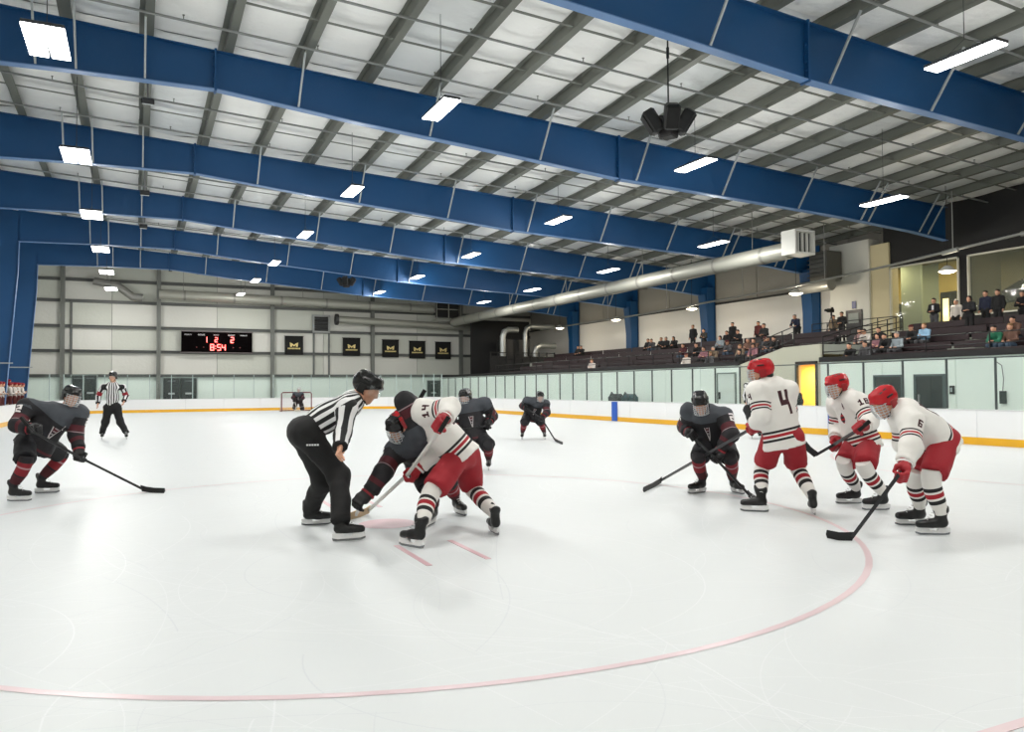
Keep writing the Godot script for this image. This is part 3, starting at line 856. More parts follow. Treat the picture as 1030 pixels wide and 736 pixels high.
func stands() -> void:
	var mint := mk(Color(0.89, 0.95, 0.915), 0.5, 0.0, "mint")
	var conc := mk(Color(0.62, 0.64, 0.60), 0.75)
	var ivory := mk(Color(0.76, 0.76, 0.69), 0.65)
	var dark := mk(Color(0.05, 0.05, 0.055), 0.55)
	var maroon := mk(Color(0.12, 0.032, 0.05), 0.55)
	var step := mk(Color(0.07, 0.066, 0.07), 0.7)
	var wx := 18.5
	var w := structure("wall_stand")
	for s in [[-48.0, -15.15, 2.22], [-11.25, 13.0, 2.22]]:
		var pts := line_pts(Vector3(wx, 0, s[0]), Vector3(wx, 0, s[1]), 2.4)
		for k in pts.size() - 1:
			box_at("wall_panel", Vector3(wx, 0, pts[k].z + 0.006), Vector3(wx + 0.12, s[2], pts[k + 1].z - 0.006), mint, w, 0.008)
		box_at("backing", Vector3(wx + 0.05, 0, s[0]), Vector3(wx + 0.25, s[2], s[1]), mint, w)
		box_at("fascia", Vector3(wx - 0.06, s[2], s[0]), Vector3(wx + 0.14, s[2] + 0.16, s[1]), dark, w)
	# landing wall with the lit doorway (opening z -12.25 .. -11.42)
	var poly := PackedVector2Array([Vector2(-15.15, 0), Vector2(-15.15, 2.25), Vector2(-12.9, 2.8), Vector2(-11.25, 2.84), Vector2(-11.25, 0), Vector2(-11.42, 0), Vector2(-11.42, 2.17), Vector2(-12.25, 2.17), Vector2(-12.25, 0)])
	put("landing_wall", MB.new().prism(poly, 0.0, 0.15, Transform3D(Basis(Vector3(0, 0, 1), Vector3(0, 1, 0), Vector3(1, 0, 0)), Vector3(wx, 0, 0))).mesh(), ivory, w)
	put("stair_slab", MB.new().prism(PackedVector2Array([Vector2(-15.15, 2.0), Vector2(-15.15, 2.25), Vector2(-12.9, 2.8), Vector2(-11.25, 2.84), Vector2(-11.25, 2.5)]), 0.15, 1.95, Transform3D(Basis(Vector3(0, 0, 1), Vector3(0, 1, 0), Vector3(1, 0, 0)), Vector3(wx, 0, 0))).mesh(), conc, w)
	# little lit room behind the doorway
	var room := structure("wall_doorway")
	var warm := mk(Color(0.92, 0.80, 0.50), 0.7)
	box_at("side_wall", Vector3(wx + 0.15, 0, -12.7), Vector3(wx + 2.6, 2.2, -12.6), warm, room)
	box_at("side_wall", Vector3(wx + 0.15, 0, -11.36), Vector3(wx + 2.6, 2.2, -11.26), warm, room)
	box_at("end_wall", Vector3(wx + 2.5, 0, -12.7), Vector3(wx + 2.6, 2.2, -11.26), warm, room)
	box_at("soffit", Vector3(wx + 0.15, 2.2, -12.7), Vector3(wx + 2.6, 2.3, -11.26), warm, room)
	var fr := thing("doorway", "dark brown frame round the lit yellow doorway in the landing wall", "doorway", Vector3(wx, 0, -11.83), "", "thing")
	put("jamb", bx(Vector3(0.1, 2.2, 0.07)), mk(Color(0.16, 0.13, 0.10), 0.5), fr, Vector3(-0.02, 1.1, -0.44))
	put("jamb", bx(Vector3(0.1, 2.2, 0.07)), mk(Color(0.16, 0.13, 0.10), 0.5), fr, Vector3(-0.02, 1.1, 0.44))
	put("head", bx(Vector3(0.1, 0.09, 0.95)), mk(Color(0.16, 0.13, 0.10), 0.5), fr, Vector3(-0.02, 2.22, 0))
	put("handrail", MB.new().tube([Vector3(1.2, 0.9, 0.5), Vector3(2.3, 1.7, -0.4)], [0.025], 6).mesh(), mk(Color(0.35, 0.28, 0.12), 0.4), fr)
	var rl := thing("doorway_lamp", "small glowing lamp on the ceiling of the lit doorway", "light", Vector3(wx + 1.3, 2.17, -11.95))
	put("diffuser", bx(Vector3(0.5, 0.04, 0.5), 0.01), glow(Color(1.0, 0.86, 0.55), 4.0), rl)
	lamp(Vector3(0, -0.05, 0), Vector2(0.5, 0.5), Color(1.0, 0.84, 0.5), 6.0, rl)
	# doors in the stand wall
	var door := mk(Color(0.045, 0.06, 0.065), 0.4)
	for q in [[-9.07, -8.1, "left one of two dark doors in the wall below the stands"], [-7.66, -6.74, "right one of two dark doors in the stand wall, beside the card reader"]]:
		var d := thing("door", q[2], "door", Vector3(wx - 0.02, 0, (q[0] + q[1]) / 2), "dark doors below the stands", "thing")
		put("leaf", bx(Vector3(0.06, 1.68, q[1] - q[0] - 0.08), 0.01), door, d, Vector3(0, 0.84, 0))
		put("stile", bx(Vector3(0.075, 1.66, 0.05)), mk(Color(0.05, 0.06, 0.065), 0.3), d, Vector3(0, 0.84, 0.05))
		put("frame", MB.new().box(Vector3(0, 1.71, 0), Vector3(0.09, 0.06, q[1] - q[0] + 0.06)).box(Vector3(0, 0.85, (q[1] - q[0]) / 2), Vector3(0.09, 1.7, 0.06)).box(Vector3(0, 0.85, -(q[1] - q[0]) / 2), Vector3(0.09, 1.7, 0.06)).mesh(), mk(Color(0.25, 0.3, 0.3), 0.4), d)
		put("handle", bx(Vector3(0.06, 0.3, 0.03)), mk(Color(0.7, 0.7, 0.7), 0.3, 0.8), d, Vector3(-0.06, 1.0, -0.3))
	var wd := thing("door", "white door with a dark handle in the wall below the stands, left of the landing", "door", Vector3(wx - 0.02, 0, -15.9), "", "thing")
	put("leaf", bx(Vector3(0.06, 1.9, 0.95), 0.01), mk(Color(0.80, 0.86, 0.83), 0.5), wd, Vector3(0, 0.95, 0))
	put("frame", MB.new().box(Vector3(0, 1.93, 0), Vector3(0.09, 0.05, 1.08)).box(Vector3(0, 0.95, 0.52), Vector3(0.09, 1.9, 0.05)).box(Vector3(0, 0.95, -0.52), Vector3(0.09, 1.9, 0.05)).mesh(), mk(Color(0.45, 0.5, 0.48), 0.5), wd)
	put("handle", bx(Vector3(0.07, 0.28, 0.05)), dark, wd, Vector3(-0.06, 1.05, -0.36))
	var rd := thing("card_reader", "small dark card reader beside the right dark door", "reader", Vector3(wx - 0.03, 1.28, -6.5))
	put("case", bx(Vector3(0.06, 0.24, 0.14), 0.01), dark, rd)
	put("screen", bx(Vector3(0.02, 0.12, 0.06)), mk(Color(0.6, 0.65, 0.65), 0.3), rd, Vector3(-0.035, 0, 0))
	var ph := thing("wall_phone", "small dark box with a looped cord on the wall, near the right edge", "box", Vector3(wx - 0.04, 1.08, -5.05))
	put("case", bx(Vector3(0.08, 0.34, 0.16), 0.01), mk(Color(0.06, 0.12, 0.10), 0.4), ph)
	put("cord", MB.new().tube([Vector3(0, 0.17, 0), Vector3(-0.02, 0.5, 0.04), Vector3(-0.02, 0.85, 0.0), Vector3(0, 0.95, -0.15)], [0.012], 5).mesh(), mk(Color(0.4, 0.42, 0.42)), ph)
	# bags left at the foot of the stand wall
	for q in [[-21.3, Color(0.05, 0.20, 0.22), "teal bag at the foot of the stand wall, behind the far blue stripe"], [-22.4, Color(0.10, 0.11, 0.13), "dark bag at the foot of the stand wall, beside the teal bag"]]:
		var b := thing("bag", q[2], "bag", Vector3(17.6, 0, q[0]))
		put("body", MB.new().box(Vector3(0, 0.55, 0), Vector3(0.5, 1.1, 0.9), Basis.IDENTITY, 0.15).mesh(), mk(q[1], 0.8), b)
		put("strap", MB.new().tube([Vector3(-0.2, 0.9, -0.3), Vector3(-0.25, 1.18, 0), Vector3(-0.2, 0.9, 0.3)], [0.03], 6).mesh(), mk(Color(0.05, 0.05, 0.05)), b)
	# tiers
	for s in [[-38.0, -15.2, "left", "dark stepped bleachers with maroon benches left of the concrete landing"], [-11.2, 6.0, "right", "dark stepped bleachers with maroon benches under the lobby windows"]]:
		var o := thing("bleacher", s[3], "bleachers", Vector3(TIER_X, 0, (s[0] + s[1]) / 2))
		var ln: float = s[1] - s[0]
		for k in 5:
			var ext: float = 1.4 if s[2] == "left" and k > 1 else 0.0
			var l2: float = ln + ext
			var bx0: float = -0.12 if k == 0 else 0.0
			put("tier", bx(Vector3(TIER_D, 0.5, l2)), step, o, Vector3(TIER_D * (k + 0.5) + 0.02, TIER_Y + TIER_H * k - 0.25, ext / 2))
			for q in roundi(l2 / 3.2):
				var l1 := l2 / roundi(l2 / 3.2)
				var zc := -l2 / 2 + l1 * (q + 0.5) + ext / 2
				if s[2] == "right" and absf(zc + (s[0] + s[1]) / 2 + 7.6) < 1.0: continue     # aisle
				put("bench_plank", bx(Vector3(0.3, 0.05, l1 - 0.08), 0.012), maroon, o, Vector3(TIER_D * k + 0.5, TIER_Y + TIER_H * k + 0.34, zc))
				put("bench_back", bx(Vector3(0.04, 0.22, l1 - 0.08), 0.012), maroon, o, Vector3(TIER_D * k + 0.74, TIER_Y + TIER_H * k + 0.52, zc))
				for e in [-0.35, 0.35]:
					put("bench_leg", bx(Vector3(0.26, 0.32, 0.05)), dark, o, Vector3(TIER_D * k + 0.5, TIER_Y + TIER_H * k + 0.16, zc + l1 * e))
		if s[2] == "right":
			for k in 8:
				put("aisle_step", bx(Vector3(0.44, 0.2, 0.9)), conc, o, Vector3(0.24 + TIER_D * 0.5 * k, TIER_Y + 0.145 * k + 0.1, -7.6 - (s[0] + s[1]) / 2))
		# guard rail on the front edge
		var rn := roundi(ln / 1.9)
		var rail := thing("guard_rail", "black pipe guard rail along the front of the %s bleachers" % s[2], "railing", Vector3(wx + 0.1, 2.36, (s[0] + s[1]) / 2))
		for k in rn + 1:
			put("post", MB.new().tube([Vector3(0, 0, -ln / 2 + ln * k / rn), Vector3(0, 0.5, -ln / 2 + ln * k / rn)], [0.022], 6).mesh(), dark, rail)
		for y in [0.2, 0.5]:
			put("rail", MB.new().tube([Vector3(0, y, -ln / 2), Vector3(0, y, ln / 2)], [0.018], 6).mesh(), dark, rail)
	# upper walkway behind the tiers
	box_at("concourse_slab", Vector3(TIER_X + TIER_D * 5 + 0.04, 2.4, WALL_Z + 0.1), Vector3(WALL_R, 3.2, 6.0), conc, w)
	box_at("landing_slab", Vector3(wx + 1.95, 2.5, -13.75), Vector3(TIER_X + TIER_D * 5 + 0.04, 2.86, -11.25), conc, w)
	# landing rails
	var lr := thing("stair_rail", "black stair railing climbing beside the concrete landing", "railing", Vector3(wx + 0.4, 2.3, -15.0))
	for k in 5:
		put("post", MB.new().tube([Vector3(0, k * 0.137, k * 0.55), Vector3(0, k * 0.137 + 0.7, k * 0.55)], [0.022], 6).mesh(), dark, lr)
	for y in [0.25, 0.5, 0.7]:
		put("rail", MB.new().tube([Vector3(0, y, 0), Vector3(0, y + 0.55, 2.2)], [0.018], 6).mesh(), dark, lr)
	var cr := thing("landing_rail", "black railing on top of the landing, beside the leaning man", "railing", Vector3(23.0, 3.2, -15.2))
	for k in 6:
		put("post", MB.new().tube([Vector3(0, 0, k * 0.8 - 0.6), Vector3(0, 0.78, k * 0.8 - 0.6)], [0.022], 6).mesh(), dark, cr)
	for y in [0.26, 0.52, 0.78]:
		put("rail", MB.new().tube([Vector3(0, y, -0.6), Vector3(0, y, 3.4)], [0.018], 6).mesh(), dark, cr)
	var er := thing("end_rail", "black railing closing the left end of the right bleachers", "railing", Vector3(18.7, 2.3, -11.3))
	for k in 6:
		put("post", MB.new().tube([Vector3(k * 0.8, k * 0.17, 0), Vector3(k * 0.8, k * 0.17 + 0.8, 0)], [0.022], 6).mesh(), dark, er)
	for y in [0.2, 0.4, 0.6, 0.8]:
		put("rail", MB.new().tube([Vector3(0, y, 0), Vector3(4.0, y + 0.85, 0)], [0.018], 6).mesh(), dark, er)
	# pendant lamps over the upper walkway
	var pl := ["farthest", "fourth", "third", "second", "nearest"]
	var pz := [-40.2, -33.0, -25.6, -18.2, -10.85]
	for k in 5:
		var p := thing("pendant_lamp", "%s small disc pendant lamp over the upper walkway" % pl[k] if k < 4 else "small glowing pendant lamp hanging before the lobby window", "light", Vector3(24.6, 5.62, pz[k]), "pendant lamps over the upper walkway")
		put("shade", MB.new().lathe(Vector3.ZERO, [Vector2(0.0, 0.22), Vector2(0.1, 0.2), Vector2(0.3, 0.03), Vector2(0.31, 0.0), Vector2(0.27, 0.0)], 20).mesh(), mk(Color(0.85, 0.85, 0.83), 0.4), p)
		put("diffuser", MB.new().lathe(Vector3(0, -0.01, 0), [Vector2(0.28, 0.0), Vector2(0.2, -0.05), Vector2(0.0, -0.07)], 20).mesh(), glow(Color(1.0, 0.95, 0.85), 6.0), p)
		put("cord", MB.new().tube([Vector3(0, 0.2, 0), Vector3(0, beam_top(24.6, pz[k]) - 5.42, 0)], [0.012], 5).mesh(), dark, p)
		var l := OmniLight3D.new()
		l.name = "light"
		l.light_color = Color(1.0, 0.94, 0.84)
		l.light_energy = 2.0
		l.light_size = 0.14
		l.omni_range = 60.0
		l.shadow_enabled = true
		l.position = Vector3(0, -0.32, 0)
		p.add_child(l, true)
	# equipment platform in the far corner
	var mz := thing("equipment_platform", "dark railed equipment platform in the far right corner", "platform", Vector3(22.6, 2.3, -44.5))
	put("deck", bx(Vector3(5.2, 0.16, 5.0)), dark, mz)
	for k in 9:
		put("post", bx(Vector3(0.07, 1.6, 0.07)), dark, mz, Vector3(-2.55 + k * 0.64, 0.85, 2.45))
	for y in [0.45, 0.8, 1.2, 1.6]:
		put("rail", bx(Vector3(5.2, 0.06, 0.06)), dark, mz, Vector3(0, y, 2.45))
	put("mesh_panel", bx(Vector3(5.2, 1.2, 0.03)), mk(Color(0.09, 0.09, 0.09), 0.7), mz, Vector3(0, 0.75, 2.4))
	put("machine", bx(Vector3(2.0, 2.6, 1.6), 0.05), mk(Color(0.16, 0.16, 0.16), 0.5, 0.3), mz, Vector3(0.3, 1.4, 0.2))
	put("back_panel", bx(Vector3(5.0, 4.2, 0.1)), mk(Color(0.12, 0.12, 0.12), 0.7), mz, Vector3(0.4, 2.2, -2.3))
	var tin := mk(Color(0.62, 0.63, 0.62), 0.35, 0.7)
	for q in [[-1.25, 0.22, 3.3, 1.2], [0.55, 0.17, 3.6, 2.4], [1.35, 0.22, 2.2, 1.7]]:
		put("duct_pipe", MB.new().tube([Vector3(q[0], 0.3, 1.7), Vector3(q[0], q[2] - 0.5, 1.7), Vector3(q[0] + 0.12, q[2] - 0.15, 1.7), Vector3(q[0] + 0.45, q[2], 1.7), Vector3(q[0] + q[3], q[2], 1.7)], [q[1]], 12).mesh(), tin, mz)

# ------------------------------------------------------------------ lobby behind the windows, top right
func lobby() -> void:
	var black := mk(Color(0.045, 0.045, 0.05), 0.6)
	var x0 := 26.95
	var w := structure("wall_lobby")
	box_at("wall_section", Vector3(x0, 3.2, -15.45), Vector3(x0 + 0.2, 3.68, 6.0), black, w)
	box_at("wall_section", Vector3(x0, 6.5, -15.45), Vector3(x0 + 0.2, 8.8, 6.0), black, w)
	box_at("wall_section", Vector3(x0, 3.68, -11.98), Vector3(x0 + 0.2, 6.5, -11.62), black, w)
	box_at("wall_section", Vector3(x0, 3.68, -11.62), Vector3(x0 + 0.2, 4.12, -7.0), black, w)
	box_at("wall_section", Vector3(x0, 3.68, -7.0), Vector3(x0 + 0.2, 6.5, 6.0), black, w)
	box_at("pilaster", Vector3(x0 - 0.1, 3.2, -16.05), Vector3(x0 + 0.5, 7.6, -15.12), mk(Color(0.80, 0.76, 0.62), 0.6), w)
	box_at("pilaster", Vector3(x0 - 0.2, 3.2, -18.2), Vector3(x0 + 0.5, 7.9, -16.05), mk(Color(0.80, 0.80, 0.77), 0.6), w)
	# interior
	var yel := mk(Color(0.80, 0.72, 0.42), 0.7)
	var gry := mk(Color(0.62, 0.68, 0.64), 0.7)
	var olive := mk(Color(0.42, 0.40, 0.30), 0.7)
	var xb := 30.5
	box_at("room_floor", Vector3(x0 + 0.2, 2.9, -18.6), Vector3(31.0, 3.2, 2.0), olive, w)
	box_at("room_ceiling", Vector3(x0 + 0.2, 6.95, -18.6), Vector3(31.0, 7.1, 2.0), olive, w)
	box_at("room_wall", Vector3(xb, 3.2, -18.6), Vector3(xb + 0.2, 7.0, -17.0), yel, w)
	box_at("room_wall", Vector3(xb, 3.2, -17.0), Vector3(xb + 0.2, 7.0, -15.4), gry, w)
	box_at("room_wall", Vector3(xb, 3.2, -15.4), Vector3(xb + 0.2, 7.0, -13.9), yel, w)
	box_at("room_wall", Vector3(xb, 3.2, -13.9), Vector3(xb + 0.2, 7.0, -12.6), gry, w)
	box_at("room_wall", Vector3(xb, 3.2, -12.6), Vector3(xb + 0.2, 7.0, 2.0), olive, w)
	box_at("room_wall", Vector3(x0 + 0.5, 3.2, -18.7), Vector3(xb, 7.0, -18.6), yel, w)
	box_at("partition", Vector3(x0 + 0.2, 3.2, -11.9), Vector3(29.2, 7.0, -11.75), olive, w)
	box_at("partition", Vector3(29.0, 3.2, -16.2), Vector3(29.12, 7.0, -15.2), gry, w)
	var g1 := thing("door", "dark green door inside the lobby, at the left of the first window", "door", Vector3(xb - 0.07, 3.2, -17.4), "", "thing")
	put("leaf", bx(Vector3(0.08, 2.1, 0.7), 0.01), mk(Color(0.08, 0.13, 0.10), 0.5), g1, Vector3(0, 1.05, 0))
	put("handle", bx(Vector3(0.1, 0.1, 0.08)), mk(Color(0.6, 0.6, 0.5), 0.3, 0.8), g1, Vector3(-0.05, 1.0, 0.25))
	var g2 := thing("door", "dark door frame with a brightly lit opening inside the lobby", "door", Vector3(xb - 0.07, 3.2, -14.9), "", "thing")
	put("frame", bx(Vector3(0.08, 2.4, 0.75), 0.01), mk(Color(0.07, 0.06, 0.05), 0.5), g2, Vector3(0, 1.2, 0))
	put("lit_window", bx(Vector3(0.04, 1.2, 0.26)), glow(Color(1.0, 0.9, 0.55), 1.6), g2, Vector3(-0.05, 1.5, -0.1))
	var gl := OmniLight3D.new()
	gl.name = "light"
	gl.light_color = Color(1.0, 0.9, 0.55)
	gl.light_energy = 0.1
	gl.light_size = 0.1
	gl.omni_range = 40.0
	gl.shadow_enabled = true
	gl.position = Vector3(-0.2, 1.5, -0.1)
	g2.add_child(gl, true)
	var stair := thing("stair", "dark stair flight slanting up behind the second lobby window", "stair", Vector3(29.6, 3.2, -10.5))
	put("stringer", MB.new().prism(PackedVector2Array([Vector2(-1.6, 1.6), Vector2(-1.6, 2.0), Vector2(1.6, 3.6), Vector2(1.6, 2.2), Vector2(0.3, 1.7)]), 0, 0.5, Transform3D(Basis(Vector3(0, 0, 1), Vector3(0, 1, 0), Vector3(1, 0, 0)), Vector3.ZERO)).mesh(), mk(Color(0.08, 0.08, 0.07)), stair)
	for q in [["window_1", -15.12, -11.98, 3.68, 6.5], ["window_2", -11.62, -7.0, 4.12, 6.5]]:
		var o := structure(q[0])
		o.position = Vector3(x0 - 0.02, 0, 0)
		var fm := mk(Color(0.78, 0.78, 0.74), 0.45)
		put("window_frame", MB.new().box(Vector3(0, q[4] - 0.03, (q[1] + q[2]) / 2), Vector3(0.12, 0.06, q[2] - q[1])).box(Vector3(0, q[3] + 0.03, (q[1] + q[2]) / 2), Vector3(0.12, 0.06, q[2] - q[1])).box(Vector3(0, (q[3] + q[4]) / 2, q[1] + 0.03), Vector3(0.12, q[4] - q[3], 0.06)).box(Vector3(0, (q[3] + q[4]) / 2, q[2] - 0.03), Vector3(0.12, q[4] - q[3], 0.06)).mesh(), fm, o)
		var pane := mk(Color(0.7, 0.75, 0.7, 0.08), 0.03, 0.0, "lobby pane")
		pane.transparency = BaseMaterial3D.TRANSPARENCY_ALPHA
		pane.metallic_specular = 0.18
		put("pane", bx(Vector3(0.012, q[4] - q[3] - 0.12, q[2] - q[1] - 0.12)), pane, o, Vector3(0.04, (q[3] + q[4]) / 2, (q[1] + q[2]) / 2))
	for q in [[28.4, -16.8, "ceiling light panel inside the lobby, far left of the first window", 4.2, Color(1.0, 0.92, 0.68)], [28.6, -13.8, "ceiling light panel inside the lobby behind the first window", 4.2, Color(1.0, 0.92, 0.68)], [28.6, -9.6, "dim ceiling light panel behind the second lobby window", 1.6, Color(1.0, 0.93, 0.75)]]:
		var o := thing("lobby_light", q[2], "light", Vector3(q[0], 6.9, q[1]))
		put("diffuser", bx(Vector3(0.6, 0.04, 1.2), 0.01), glow(q[4], 3.0), o)
		lamp(Vector3(0, -0.04, 0), Vector2(0.6, 1.2), q[4], q[3], o)
	# dark doorway with a blue sign on the white pilaster wall
	var k := thing("doorway_panel", "dark framed doorway with a small window on the white wall left of the lobby", "doorway", Vector3(26.72, 3.2, -16.85))
	put("frame", bx(Vector3(0.08, 1.62, 0.86), 0.01), mk(Color(0.06, 0.06, 0.065), 0.4), k, Vector3(0, 0.81, 0))
	put("pane", bx(Vector3(0.03, 0.45, 0.55)), mk(Color(0.45, 0.48, 0.46), 0.3), k, Vector3(-0.04, 1.25, 0))
	tag(put("wall_sign", bx(Vector3(0.03, 0.34, 0.22), 0.01), mk(Color(0.05, 0.16, 0.42), 0.4), self, Vector3(26.72, 5.05, -16.85)), "small blue sign above the dark doorway left of the lobby", "sign")
	var un := thing("air_handler", "grey louvred air handler with a round duct high left of the lobby", "air handler", Vector3(26.15, 6.9, -17.9))
	put("case", bx(Vector3(1.0, 1.3, 1.0), 0.03), mk(Color(0.36, 0.36, 0.34), 0.5, 0.3), un)
	for q in 6:
		put("slat", bx(Vector3(0.03, 0.05, 1.0)), mk(Color(0.22, 0.22, 0.21), 0.5), un, Vector3(-0.61, -0.5 + q * 0.2, 0))
	put("duct", MB.new().tube([Vector3(-0.3, -0.9, -1.1), Vector3(-0.3, -0.9, 0.6)], [0.28], 16).mesh(), mk(Color(0.6, 0.6, 0.58), 0.4, 0.5), un)

# ------------------------------------------------------------------ ducts, pipes, speakers
func ducts() -> void:
	var tin := mk(Color(0.66, 0.66, 0.62), 0.48, 0.45, "tin")
	var seam := mk(Color(0.55, 0.55, 0.52), 0.4, 0.5)
	var d := thing("spiral_duct", "long round metal air duct hanging over the stands with a slotted white end box", "duct", Vector3(20.0, 6.59, -14.0))
	put("duct_tube", MB.new().tube([Vector3(0, 0, 0), Vector3(0, 0, -16), Vector3(0, 0, -35)], [0.33], 24).mesh(), tin, d)
	for k in 12:
		put("seam_band", MB.new().tube([Vector3(0, 0, -1.2 - k * 2.8), Vector3(0, 0, -1.35 - k * 2.8)], [0.345], 24, false).mesh(), seam, d)
	for k in 5:
		put("hanger", MB.new().tube([Vector3(0, 0.3, -2.0 - k * 7.6), Vector3(0, beam_top(20.0, -16.0 - k * 7.6) - 6.58, -2.0 - k * 7.6)], [0.015], 5).mesh(), seam, d)
	var eb := put("end_box", MB.new().box(Vector3(0, 0.42, 0), Vector3(1.0, 0.08, 0.7)).box(Vector3(0, -0.42, 0), Vector3(1.0, 0.08, 0.7)).box(Vector3(-0.47, 0, 0), Vector3(0.07, 0.8, 0.7)).box(Vector3(0.47, 0, 0), Vector3(0.07, 0.8, 0.7)).box(Vector3(0, 0, -0.3), Vector3(0.9, 0.8, 0.05)).mesh(), mk(Color(0.85, 0.85, 0.82), 0.5), d, Vector3(0.12, 0.22, 0.3))
	put("slot_backing", bx(Vector3(0.86, 0.76, 0.3)), mk(Color(0.04, 0.04, 0.04)), eb, Vector3(0, 0, -0.02))
	for k in 3:
		put("slot_bar", bx(Vector3(0.05, 0.8, 0.1)), mk(Color(0.85, 0.85, 0.82), 0.5), eb, Vector3(-0.23 + 0.23 * k, 0, 0.2))
	var o := thing("round_duct", "upper round metal duct along the top of the far wall", "duct", Vector3(8.4, 7.75, WALL_Z + 1.0))
	put("duct_tube", MB.new().tube([Vector3(-9.5, 0.1, 0), Vector3(0, -0.02, 0), Vector3(10.0, -0.2, 0)], [0.33], 20).mesh(), tin, o)
	for k in 5:
		put("hanger", MB.new().tube([Vector3(-8.0 + k * 4.0, 0.3, 0), Vector3(-8.0 + k * 4.0, beam_top(0.4 + k * 4.0, -49.3) - 7.73, 0)], [0.015], 5).mesh(), seam, o)
	for k in 6:
		put("seam_band", MB.new().tube([Vector3(-8 + k * 3.2, 0.08 - k * 0.045, 0), Vector3(-7.85 + k * 3.2, 0.08 - k * 0.045, 0)], [0.345], 20, false).mesh(), seam, o)
	var o2 := thing("round_duct", "lower, shorter round metal duct above the banners on the far wall", "duct", Vector3(16.5, 6.4, WALL_Z + 0.8))
	put("duct_tube", MB.new().tube([Vector3(-5.5, 0.15, 0), Vector3(6.0, -0.2, 0)], [0.27], 20).mesh(), tin, o2)
	for k in 3:
		put("bracket", bx(Vector3(0.06, 0.06, 0.6)), seam, o2, Vector3(-4.0 + k * 4.0, 0.1 - k * 0.12, -0.4))
	put("collar", MB.new().tube([Vector3(-5.7, 0.15, 0), Vector3(-5.5, 0.15, 0)], [0.42], 20).mesh(), mk(Color(0.2, 0.2, 0.2), 0.5), o2)
	var cage := thing("fan_cage", "square wire cage round a dark fan by the end of the far wall ducts", "cage", Vector3(19.5, 7.55, WALL_Z + 1.5))
	put("fan_box", bx(Vector3(1.7, 1.2, 0.6)), mk(Color(0.07, 0.07, 0.07)), cage, Vector3(0, 0, -0.4))
	for x in [-1.0, 0.0, 1.0]:
		put("bar", bx(Vector3(0.06, 1.6, 0.06)), tin, cage, Vector3(x, 0, 0))
	for y in [-0.8, 0.0, 0.8]:
		put("bar", bx(Vector3(2.06, 0.06, 0.06)), tin, cage, Vector3(0, y, 0))
	for z in [-0.9]:
		for x in [-1.0, 1.0]:
			for y in [-0.8, 0.8]:
				put("bar", bx(Vector3(0.06, 0.06, 1.0)), tin, cage, Vector3(x, y, -0.5))
	var hop := thing("bent_duct", "short bent metal duct high in the left part of the far wall", "duct", Vector3(-3.2, 7.95, WALL_Z + 1.0))
	put("duct_tube", MB.new().tube([Vector3(-1.8, 0.6, 0), Vector3(-0.4, 0.35, 0), Vector3(0.5, -0.35, 0), Vector3(1.1, -0.4, 0)], [0.26], 14).mesh(), mk(Color(0.5, 0.5, 0.48), 0.5, 0.3), hop)
	put("hanger", MB.new().tube([Vector3(-1.0, 0.6, 0), Vector3(-1.0, beam_top(-4.2, -49.3) - 7.75, 0)], [0.015], 5).mesh(), seam, hop)
	var p := thing("drain_pipe", "thin grey pipe sloping along the front of the stand columns", "pipe", Vector3(24.0, 0, 0))
	put("pipe", MB.new().tube([Vector3(0, 6.8, -1.0), Vector3(0, 6.42, -7.7), Vector3(0, 6.07, -13.0), Vector3(0, 5.84, -18.2), Vector3(0, 5.72, -24.5), Vector3(0, 5.62, -30.0), Vector3(0, 5.6, -42.0)], [0.048], 10).mesh(), mk(Color(0.62, 0.62, 0.60), 0.4, 0.4), p)
	for q in [[-10.2, 6.24], [-16.0, 5.94], [-21.0, 5.79], [-27.0, 5.68], [-33.0, 5.62], [-6.4, 6.5]]:
		put("hanger", MB.new().tube([Vector3(0, q[1], q[0]), Vector3(0, 8.4, q[0])], [0.018], 5).mesh(), mk(Color(0.62, 0.62, 0.60), 0.4, 0.4), p)
	put("coupling", MB.new().tube([Vector3(0, 6.2, -10.6), Vector3(0, 6.26, -10.0)], [0.085], 10).mesh(), mk(Color(0.62, 0.62, 0.60), 0.4, 0.4), p)
	put("coupling", MB.new().tube([Vector3(0, 6.44, -7.3), Vector3(0, 6.4, -7.8)], [0.085], 10).mesh(), mk(Color(0.62, 0.62, 0.60), 0.4, 0.4), p)
	# small floodlights under the purlin over the left of the ice
	for q in [[-13.0, 8.55, "nearest small dark floodlight box under the ceiling, left of the middle"], [-20.6, 8.02, "second small dark floodlight box under the ceiling, left of the middle"], [-28.0, 8.3, "third small dark floodlight box under the ceiling, left of the middle"]]:
		var f := thing("floodlight", q[2], "floodlight", Vector3(-2.2, q[1], q[0]), "small floodlights under one purlin")
		put("case", MB.new().box(Vector3.ZERO, Vector3(0.3, 0.14, 0.3), Basis(Vector3.RIGHT, 0.35), 0.02).mesh(), mk(Color(0.10, 0.11, 0.12), 0.5), f)
		put("lens", MB.new().box(Vector3(0, -0.075, 0.0), Vector3(0.26, 0.02, 0.26), Basis(Vector3.RIGHT, 0.35)).mesh(), mk(Color(0.85, 0.87, 0.87), 0.2), f)
		put("stem", MB.new().tube([Vector3(0, 0.05, 0), Vector3(0, beam_top(-2.2, q[0]) - q[1], 0)], [0.02], 5).mesh(), mk(Color(0.5, 0.5, 0.5), 0.5), f)

